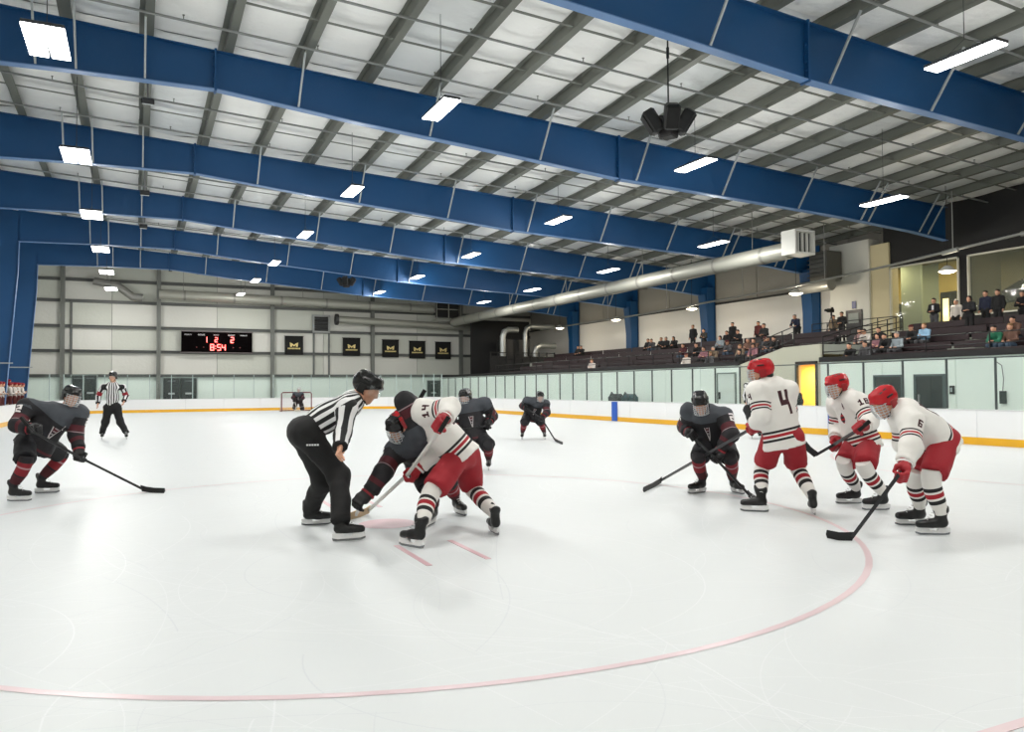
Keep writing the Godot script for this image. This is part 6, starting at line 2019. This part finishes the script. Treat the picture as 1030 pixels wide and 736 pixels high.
	put("lens", MB.new().tube([Vector3(-0.22, 1.42, 0), Vector3(-0.36, 1.42, 0)], [0.055], 12).mesh(), dark, cam)
	put("viewfinder", bx(Vector3(0.12, 0.06, 0.05), 0.01), dark, cam, Vector3(0.02, 1.53, 0.03))
	put("head", MB.new().tube([Vector3(0, 1.2, 0), Vector3(0, 1.34, 0)], [0.04], 10).mesh(), dark, cam)
	for k in 3:
		var a := TAU * k / 3
		put("leg", MB.new().tube([Vector3(0, 1.2, 0), Vector3(cos(a) * 0.4, 0.0, sin(a) * 0.4)], [0.02, 0.014], 6).mesh(), dark, cam)
	var w := spectator("stand", Vector3(17.1, 0, -11.0), -60, "black", "black", "dark", "dark clothed person standing in the walkway behind the glass, before the lit doorway", "people in the walkway")
	w.scale = Vector3.ONE * 0.80
	# players standing at the bench on the left
	var spots := [[-7.95, -31.9], [-7.95, -33.2], [-7.95, -36.6], [-7.95, -38.1], [-7.95, -39.5], [-7.95, -40.9], [-7.95, -34.0], [-8.5, -37.4], [-8.5, -39.0], [-8.5, -40.3]]
	var words_ := ["leftmost", "second from the left", "third from the left", "fourth from the left", "fifth from the left", "sixth from the left", "just left of the second blue column", "left of three in the rear row", "middle of three in the rear row", "right of three in the rear row"]
	for k in 10:
		var b := spectator("cross" if k % 2 else "hold", Vector3(spots[k][0], 0.32 if k < 7 else 0.5, spots[k][1]), 80 + 8 * (k % 3), "white", "red", "dark", "bench player with red helmet and white top, %s" % words_[k], "players at the bench", 0.86)
		for c in b.get_children():
			if str(c.name).begins_with("hair"):
				c.mesh = shared.helmet
				c.name = "helmet"
				c.material_override = mk(Color(0.55, 0.05, 0.10), 0.25)
	for q in [[-38.9, 5.6, "players' bench platform behind the left boards, under the crowded bench players"], [-31.3, 5.6, "nearer players' bench platform behind the left boards, cut by the picture's left edge"]]:
		var bench := thing("players_bench", q[2], "bench", Vector3(-8.0, 0, q[0]))
		put("platform", bx(Vector3(0.7, 0.32, q[1]), 0.01), mk(Color(0.2, 0.2, 0.2), 0.8), bench, Vector3(0.15, 0.16, 0))
		put("seat", bx(Vector3(0.3, 0.06, q[1]), 0.01), mk(Color(0.5, 0.42, 0.3), 0.6), bench, Vector3(-0.25, 0.72, 0))
		put("rear_step", bx(Vector3(0.5, 0.5, q[1]), 0.01), mk(Color(0.3, 0.3, 0.3), 0.6), bench, Vector3(-0.45, 0.25, 0))

func goalie() -> void:
	var J: Dictionary = P["goalie"]
	var o := thing("person", "distant goaltender in dark kit and white mask crouching in the far goal", "person", J.at)
	var hb := body_part(J, o, SKIN, true)
	jersey(J, o, jersey_print("dark", "", ""), 1.05, 0.03, 3)
	skates(J, o, Color(0.045, 0.045, 0.05))
	headgear(J, o, hb, Color(0.88, 0.88, 0.88), false)
	var pad := mk(Color(0.10, 0.045, 0.06), 0.6)
	for s in ["L", "R"]:
		var kn: Vector3 = J["kn" + s]
		var an: Vector3 = J["an" + s]
		var z: Vector3 = J["fd" + s]
		var y := (kn - an).normalized()
		var x := y.cross(z).normalized()
		var p := put("leg_pad", MB.new().box(Vector3.ZERO, Vector3(0.27, 0.75, 0.14), Basis(x, y, x.cross(y)), 0.05).mesh(), pad, o, kn.lerp(an, 0.4) + z * 0.1)
		put("pad_strap", MB.new().box(Vector3.ZERO, Vector3(0.275, 0.05, 0.145), Basis(x, y, x.cross(y))).mesh(), mk(Color(0.6, 0.58, 0.58), 0.6), p, y * 0.12)
		put("glove" if s == "L" else "blocker", MB.new().box(Vector3.ZERO, Vector3(0.2, 0.28, 0.14), hb, 0.05).mesh(), pad, o, J["ha" + s])
	var f := Field.new()
	f.bone(J.hipL, J.hipR, 0.16)
	for s in ["L", "R"]: f.bone(J["hip" + s], J["kn" + s], 0.15, 0.12)
	put("shorts", skin_mesh(f.net(0.035)), mk(Color(0.06, 0.06, 0.075), 0.7), o)
	var tip: Vector3 = J.at + Vector3(-0.3, 0.0, 0.5)
	var st := thing("goalie_stick", "goaltender's stick held low across his pads in the far goal", "hockey stick", tip)
	var hand: Vector3 = J.at + J.haR - tip
	put("shaft", MB.new().bar(hand, Vector3(0.1, 0.3, 0), 0.03, 0.04).mesh(), mk(Color(0.8, 0.78, 0.75), 0.5), st)
	put("paddle", MB.new().bar(Vector3(0.1, 0.35, 0), Vector3(0.0, 0.04, 0.0), 0.09, 0.03).mesh(), mk(Color(0.8, 0.78, 0.75), 0.5), st)
	put("blade", MB.new().bar(Vector3(0.0, 0.05, 0), Vector3(0.35, 0.05, 0.1), 0.03, 0.09).mesh(), mk(Color(0.8, 0.78, 0.75), 0.5), st)

func poses() -> void:
	P.player_22 = {"at": Vector3(-3.642, 0.000, -4.249), "pelvis": Vector3(-0.016, 0.760, -0.008), "neck": Vector3(0.327, 1.110, 0.088), "head": Vector3(0.439, 1.335, 0.079), "shL": Vector3(0.543, 1.116, 0.024), "elL": Vector3(0.493, 0.805, 0.043), "haL": Vector3(0.574, 0.528, 0.242), "shR": Vector3(-0.076, 1.213, 0.130), "elR": Vector3(-0.164, 0.977, 0.294), "haR": Vector3(0.078, 0.913, 0.539), "hipL": Vector3(0.058, 0.757, -0.089), "knL": Vector3(0.285, 0.529, -0.389), "anL": Vector3(0.061, 0.200, -0.381), "footL": Vector3(0.121, 0.000, -0.373), "fdL": Vector3(0.992, 0.000, 0.129), "hipR": Vector3(-0.091, 0.762, 0.073), "knR": Vector3(-0.054, 0.539, 0.450), "anR": Vector3(-0.176, 0.200, 0.350), "footR": Vector3(-0.121, 0.000, 0.373), "fdR": Vector3(0.920, 0.000, 0.391), "face": Vector3(0.394, -0.120, 0.911), "stick": [Vector3(-0.094, 1.084, 0.483), Vector3(0.066, 0.894, 0.610), Vector3(0.584, 0.514, 0.301), Vector3(1.322, 0.050, 0.207), Vector3(1.607, 0.030, 0.451)]}
	P.official_far = {"at": Vector3(-2.986, 0.000, -17.547), "pelvis": Vector3(-0.055, 0.912, -0.027), "neck": Vector3(-0.049, 1.619, -0.022), "head": Vector3(-0.050, 1.809, -0.019), "shL": Vector3(0.195, 1.510, -0.026), "elL": Vector3(0.298, 1.255, -0.144), "haL": Vector3(0.229, 1.023, 0.110), "shR": Vector3(-0.294, 1.513, -0.013), "elR": Vector3(-0.424, 1.262, -0.114), "haR": Vector3(-0.432, 0.951, 0.045), "hipL": Vector3(0.048, 0.912, 0.010), "knL": Vector3(0.163, 0.467, 0.025), "anL": Vector3(0.326, 0.200, 0.165), "footL": Vector3(0.329, 0.000, 0.225), "fdL": Vector3(0.060, 0.000, 0.998), "hipR": Vector3(-0.159, 0.912, -0.064), "knR": Vector3(-0.238, 0.474, -0.045), "anR": Vector3(-0.328, 0.200, -0.285), "footR": Vector3(-0.329, 0.000, -0.225), "fdR": Vector3(-0.026, 0.000, 1.000), "face": Vector3(-0.340, -0.099, 0.935)}
	P.official_bent = {"at": Vector3(-0.639, 0.000, 0.217), "pelvis": Vector3(-0.247, 1.001, -0.119), "neck": Vector3(0.246, 1.305, 0.002), "head": Vector3(0.362, 1.427, -0.018), "shL": Vector3(0.257, 1.314, -0.222), "elL": Vector3(0.181, 1.013, -0.225), "haL": Vector3(0.225, 0.793, -0.493), "shR": Vector3(0.121, 1.237, 0.177), "elR": Vector3(0.034, 0.983, 0.311), "haR": Vector3(-0.065, 0.799, 0.592), "hipL": Vector3(-0.239, 1.004, -0.229), "knL": Vector3(-0.051, 0.510, -0.131), "anL": Vector3(-0.106, 0.200, -0.512), "footL": Vector3(-0.048, 0.000, -0.501), "fdL": Vector3(0.982, 0.000, 0.188), "hipR": Vector3(-0.256, 0.999, -0.009), "knR": Vector3(0.048, 0.577, 0.108), "anR": Vector3(-0.012, 0.200, 0.498), "footR": Vector3(0.048, 0.000, 0.501), "fdR": Vector3(0.998, 0.000, 0.060), "face": Vector3(0.720, -0.462, 0.518)}
	P.player_faceoff_dark = {"at": Vector3(0.642, 0.000, 0.058), "pelvis": Vector3(-0.238, 0.664, 0.052), "neck": Vector3(-0.560, 0.921, 0.488), "head": Vector3(-0.682, 1.039, 0.502), "shL": Vector3(-0.520, 1.015, 0.688), "elL": Vector3(-0.675, 1.303, 0.634), "haL": Vector3(-0.442, 1.248, 0.378), "shR": Vector3(-0.657, 0.801, 0.324), "elR": Vector3(-0.836, 0.603, 0.462), "haR": Vector3(-1.060, 0.301, 0.449), "hipL": Vector3(-0.129, 0.675, 0.042), "knL": Vector3(0.092, 0.358, -0.169), "anL": Vector3(0.262, 0.200, -0.296), "footL": Vector3(0.265, 0.000, -0.236), "fdL": Vector3(0.051, 0.000, 0.999), "hipR": Vector3(-0.347, 0.652, 0.063), "knR": Vector3(-0.346, 0.420, 0.436), "anR": Vector3(-0.226, 0.200, 0.190), "footR": Vector3(-0.265, 0.000, 0.236), "fdR": Vector3(-0.641, 0.000, 0.768), "face": Vector3(-0.769, -0.560, 0.308), "stick": [Vector3(-0.382, 1.411, 0.412), Vector3(-0.450, 1.279, 0.375), Vector3(-1.041, 0.320, 0.459), Vector3(-0.867, 0.050, -0.488), Vector3(-1.011, 0.030, -0.480)]}
	P.player_faceoff_white = {"at": Vector3(0.312, 0.000, 1.147), "pelvis": Vector3(0.208, 0.760, -0.288), "neck": Vector3(-0.180, 1.202, -0.436), "head": Vector3(-0.291, 1.097, -0.509), "shL": Vector3(-0.212, 1.202, -0.213), "elL": Vector3(-0.052, 1.240, 0.038), "haL": Vector3(-0.236, 1.091, 0.295), "shR": Vector3(-0.137, 1.202, -0.657), "elR": Vector3(0.046, 0.807, -0.556), "haR": Vector3(-0.248, 0.556, -0.623), "hipL": Vector3(0.125, 0.760, -0.216), "knL": Vector3(-0.176, 0.477, -0.066), "anL": Vector3(-0.441, 0.200, 0.180), "footL": Vector3(-0.468, 0.000, 0.127), "fdL": Vector3(-0.452, 0.000, -0.892), "hipR": Vector3(0.290, 0.760, -0.361), "knR": Vector3(0.419, 0.410, -0.594), "anR": Vector3(0.461, 0.200, -0.067), "footR": Vector3(0.468, 0.000, -0.127), "fdR": Vector3(0.124, 0.000, -0.992), "face": Vector3(-0.597, -0.505, -0.623), "stick": [Vector3(-0.215, 1.175, 0.419), Vector3(-0.258, 1.096, 0.395), Vector3(-0.275, 0.573, -0.569), Vector3(-0.328, 0.050, -1.817), Vector3(-0.606, 0.040, -1.570)]}
	P.player_behind_dark = {"at": Vector3(2.919, 0.000, -4.516), "pelvis": Vector3(-0.009, 0.560, -0.005), "neck": Vector3(-0.082, 1.097, -0.049), "head": Vector3(-0.145, 1.254, -0.077), "shL": Vector3(0.173, 1.147, 0.062), "elL": Vector3(0.353, 0.932, -0.044), "haL": Vector3(0.165, 0.772, 0.204), "shR": Vector3(-0.340, 1.082, -0.149), "elR": Vector3(-0.332, 0.834, -0.317), "haR": Vector3(-0.293, 0.707, 0.007), "hipL": Vector3(0.089, 0.562, 0.044), "knL": Vector3(0.046, 0.450, 0.468), "anL": Vector3(0.234, 0.200, 0.062), "footL": Vector3(0.208, 0.000, 0.117), "fdL": Vector3(-0.425, 0.000, 0.905), "hipR": Vector3(-0.108, 0.559, -0.053), "knR": Vector3(-0.327, 0.454, 0.314), "anR": Vector3(-0.181, 0.200, -0.170), "footR": Vector3(-0.208, 0.000, -0.117), "fdR": Vector3(-0.451, 0.000, 0.892), "face": Vector3(-0.667, -0.142, 0.731), "stick": [Vector3(0.205, 1.048, 0.287), Vector3(0.145, 0.774, 0.249), Vector3(-0.296, 0.710, 0.061), Vector3(-0.527, 0.050, -0.205), Vector3(-0.982, 0.030, 0.407)]}
	P.player_far_dark = {"at": Vector3(7.461, 0.000, -11.110), "pelvis": Vector3(-0.046, 0.646, -0.022), "neck": Vector3(-0.012, 1.020, 0.244), "head": Vector3(0.033, 1.156, 0.336), "shL": Vector3(0.203, 0.978, 0.360), "elL": Vector3(0.140, 0.740, 0.531), "haL": Vector3(-0.123, 0.590, 0.709), "shR": Vector3(-0.254, 1.062, 0.122), "elR": Vector3(-0.259, 0.922, -0.143), "haR": Vector3(-0.292, 0.834, 0.194), "hipL": Vector3(0.049, 0.644, 0.032), "knL": Vector3(0.003, 0.484, 0.440), "anL": Vector3(0.298, 0.200, 0.111), "footL": Vector3(0.272, 0.000, 0.165), "fdL": Vector3(-0.429, 0.000, 0.903), "hipR": Vector3(-0.142, 0.649, -0.077), "knR": Vector3(-0.393, 0.473, 0.239), "anR": Vector3(-0.243, 0.200, -0.218), "footR": Vector3(-0.272, 0.000, -0.165), "fdR": Vector3(-0.492, 0.000, 0.871), "face": Vector3(-0.200, -0.144, 0.969), "stick": [Vector3(-0.400, 0.984, 0.202), Vector3(-0.302, 0.849, 0.245), Vector3(-0.134, 0.592, 0.759), Vector3(0.066, 0.050, 1.100), Vector3(-0.330, 0.030, 2.227)]}
	P.player_26 = {"at": Vector3(4.602, 0.000, -0.198), "pelvis": Vector3(0.013, 0.690, -0.049), "neck": Vector3(-0.260, 1.088, 0.083), "head": Vector3(-0.378, 1.195, 0.141), "shL": Vector3(-0.084, 1.043, 0.237), "elL": Vector3(-0.122, 0.813, 0.426), "haL": Vector3(-0.297, 0.515, 0.312), "shR": Vector3(-0.358, 1.096, -0.119), "elR": Vector3(-0.281, 0.887, -0.320), "haR": Vector3(-0.416, 0.776, -0.017), "hipL": Vector3(0.099, 0.688, 0.020), "knL": Vector3(-0.103, 0.504, 0.365), "anL": Vector3(0.246, 0.200, 0.073), "footL": Vector3(0.236, 0.000, 0.133), "fdL": Vector3(-0.159, 0.000, 0.987), "hipR": Vector3(-0.073, 0.692, -0.118), "knR": Vector3(-0.391, 0.510, 0.125), "anR": Vector3(-0.177, 0.200, -0.135), "footR": Vector3(-0.236, 0.000, -0.133), "fdR": Vector3(-0.999, 0.000, 0.049), "face": Vector3(-0.540, -0.440, 0.717), "stick": [Vector3(-0.444, 0.799, 0.037), Vector3(-0.402, 0.734, 0.055), Vector3(-0.337, 0.514, 0.360), Vector3(0.035, 0.050, 0.552), Vector3(-0.333, 0.030, 1.249)]}
	P.player_4 = {"at": Vector3(4.187, 0.000, 1.409), "pelvis": Vector3(0.005, 0.859, 0.002), "neck": Vector3(-0.092, 1.436, -0.091), "head": Vector3(-0.168, 1.581, -0.159), "shL": Vector3(-0.307, 1.372, -0.074), "elL": Vector3(-0.343, 1.093, 0.030), "haL": Vector3(-0.207, 0.957, -0.263), "shR": Vector3(0.117, 1.369, -0.039), "elR": Vector3(0.208, 1.090, -0.101), "haR": Vector3(0.154, 0.906, -0.394), "hipL": Vector3(-0.095, 0.859, -0.045), "knL": Vector3(0.022, 0.527, -0.309), "anL": Vector3(-0.196, 0.200, -0.159), "footL": Vector3(-0.241, 0.000, -0.200), "fdL": Vector3(-0.742, 0.000, -0.670), "hipR": Vector3(0.104, 0.859, 0.049), "knR": Vector3(0.316, 0.515, -0.125), "anR": Vector3(0.203, 0.200, 0.246), "footR": Vector3(0.241, 0.000, 0.200), "fdR": Vector3(0.633, 0.000, -0.774), "face": Vector3(-0.788, -0.102, -0.607), "stick": [Vector3(0.178, 0.974, -0.380), Vector3(0.057, 0.958, -0.328), Vector3(-0.233, 0.943, -0.243), Vector3(0.374, 0.050, -2.792), Vector3(-0.411, 0.030, -2.132)]}
	P.player_18 = {"at": Vector3(5.310, 0.000, 1.514), "pelvis": Vector3(0.072, 0.779, -0.021), "neck": Vector3(-0.048, 1.284, -0.169), "head": Vector3(-0.164, 1.407, -0.189), "shL": Vector3(-0.109, 1.239, 0.043), "elL": Vector3(-0.121, 1.010, 0.235), "haL": Vector3(-0.437, 0.944, 0.370), "shR": Vector3(0.022, 1.207, -0.369), "elR": Vector3(0.086, 0.918, -0.416), "haR": Vector3(-0.157, 0.717, -0.265), "hipL": Vector3(0.042, 0.780, 0.085), "knL": Vector3(-0.260, 0.521, 0.274), "anL": Vector3(-0.013, 0.200, 0.276), "footL": Vector3(-0.066, 0.000, 0.247), "fdL": Vector3(-0.882, 0.000, -0.470), "hipR": Vector3(0.103, 0.778, -0.126), "knR": Vector3(-0.244, 0.531, -0.015), "anR": Vector3(0.119, 0.200, -0.219), "footR": Vector3(0.066, 0.000, -0.247), "fdR": Vector3(-0.881, 0.000, -0.472), "face": Vector3(-0.985, -0.153, -0.077), "stick": [Vector3(-0.401, 1.032, 0.457), Vector3(-0.481, 0.958, 0.416), Vector3(-0.201, 0.722, -0.219), Vector3(-0.346, 0.595, -0.360), Vector3(-0.374, 0.701, -0.481)]}
	P.player_6 = {"at": Vector3(4.596, 0.000, 2.818), "pelvis": Vector3(0.193, 0.894, 0.093), "neck": Vector3(-0.279, 1.185, 0.016), "head": Vector3(-0.406, 1.252, -0.075), "shL": Vector3(-0.384, 1.082, 0.186), "elL": Vector3(-0.538, 0.858, 0.312), "haL": Vector3(-0.794, 0.629, 0.378), "shR": Vector3(-0.122, 1.121, -0.133), "elR": Vector3(-0.046, 0.832, -0.147), "haR": Vector3(0.254, 0.717, -0.286), "hipL": Vector3(0.130, 0.893, 0.183), "knL": Vector3(-0.169, 0.579, 0.255), "anL": Vector3(-0.088, 0.200, 0.254), "footL": Vector3(-0.138, 0.000, 0.221), "fdL": Vector3(-0.834, 0.000, -0.552), "hipR": Vector3(0.257, 0.896, 0.003), "knR": Vector3(-0.022, 0.555, -0.018), "anR": Vector3(0.188, 0.200, -0.188), "footR": Vector3(0.138, 0.000, -0.221), "fdR": Vector3(-0.833, 0.000, -0.553), "face": Vector3(-0.888, -0.458, -0.032), "stick": [Vector3(0.307, 0.764, -0.259), Vector3(-0.847, 0.635, 0.420), Vector3(-1.067, 0.040, 0.087), Vector3(-1.215, 0.050, -0.082)]}
	P.official_back = {"at": Vector3(12.820, 0.000, -8.265), "pelvis": Vector3(-0.075, 0.779, -0.036), "neck": Vector3(-0.069, 1.484, -0.028), "head": Vector3(-0.068, 1.701, -0.024), "shL": Vector3(0.146, 1.428, -0.068), "elL": Vector3(0.257, 1.154, -0.116), "haL": Vector3(0.030, 0.941, 0.044), "shR": Vector3(-0.063, 1.430, -0.246), "elR": Vector3(-0.020, 1.155, -0.358), "haR": Vector3(-0.173, 0.913, -0.157), "hipL": Vector3(0.015, 0.778, 0.027), "knL": Vector3(-0.166, 0.467, 0.280), "anL": Vector3(0.129, 0.200, 0.010), "footL": Vector3(0.090, 0.000, 0.055), "fdL": Vector3(-0.656, 0.000, 0.755), "hipR": Vector3(-0.165, 0.779, -0.099), "knR": Vector3(-0.311, 0.467, 0.175), "anR": Vector3(-0.048, 0.200, -0.097), "footR": Vector3(-0.090, 0.000, -0.055), "fdR": Vector3(-0.709, 0.000, 0.705), "face": Vector3(-0.599, -0.098, 0.795)}
	P.goalie = {"at": Vector3(6.797, 0.000, -42.284), "pelvis": Vector3(-0.000, 0.672, -0.000), "neck": Vector3(-0.038, 1.082, 0.205), "head": Vector3(-0.003, 1.364, 0.211), "shL": Vector3(0.183, 1.111, 0.174), "elL": Vector3(0.247, 0.861, 0.327), "haL": Vector3(0.051, 0.678, 0.552), "shR": Vector3(-0.234, 1.115, 0.099), "elR": Vector3(-0.373, 0.867, 0.194), "haR": Vector3(-0.339, 0.745, 0.521), "hipL": Vector3(0.098, 0.672, 0.049), "knL": Vector3(0.137, 0.362, 0.359), "anL": Vector3(0.217, 0.200, 0.101), "footL": Vector3(0.208, 0.000, 0.160), "fdL": Vector3(-0.153, 0.000, 0.988), "hipR": Vector3(-0.099, 0.672, -0.049), "knR": Vector3(-0.239, 0.366, 0.234), "anR": Vector3(-0.195, 0.200, -0.219), "footR": Vector3(-0.208, 0.000, -0.160), "fdR": Vector3(-0.206, 0.000, 0.978), "face": Vector3(-0.431, -0.100, 0.897)}
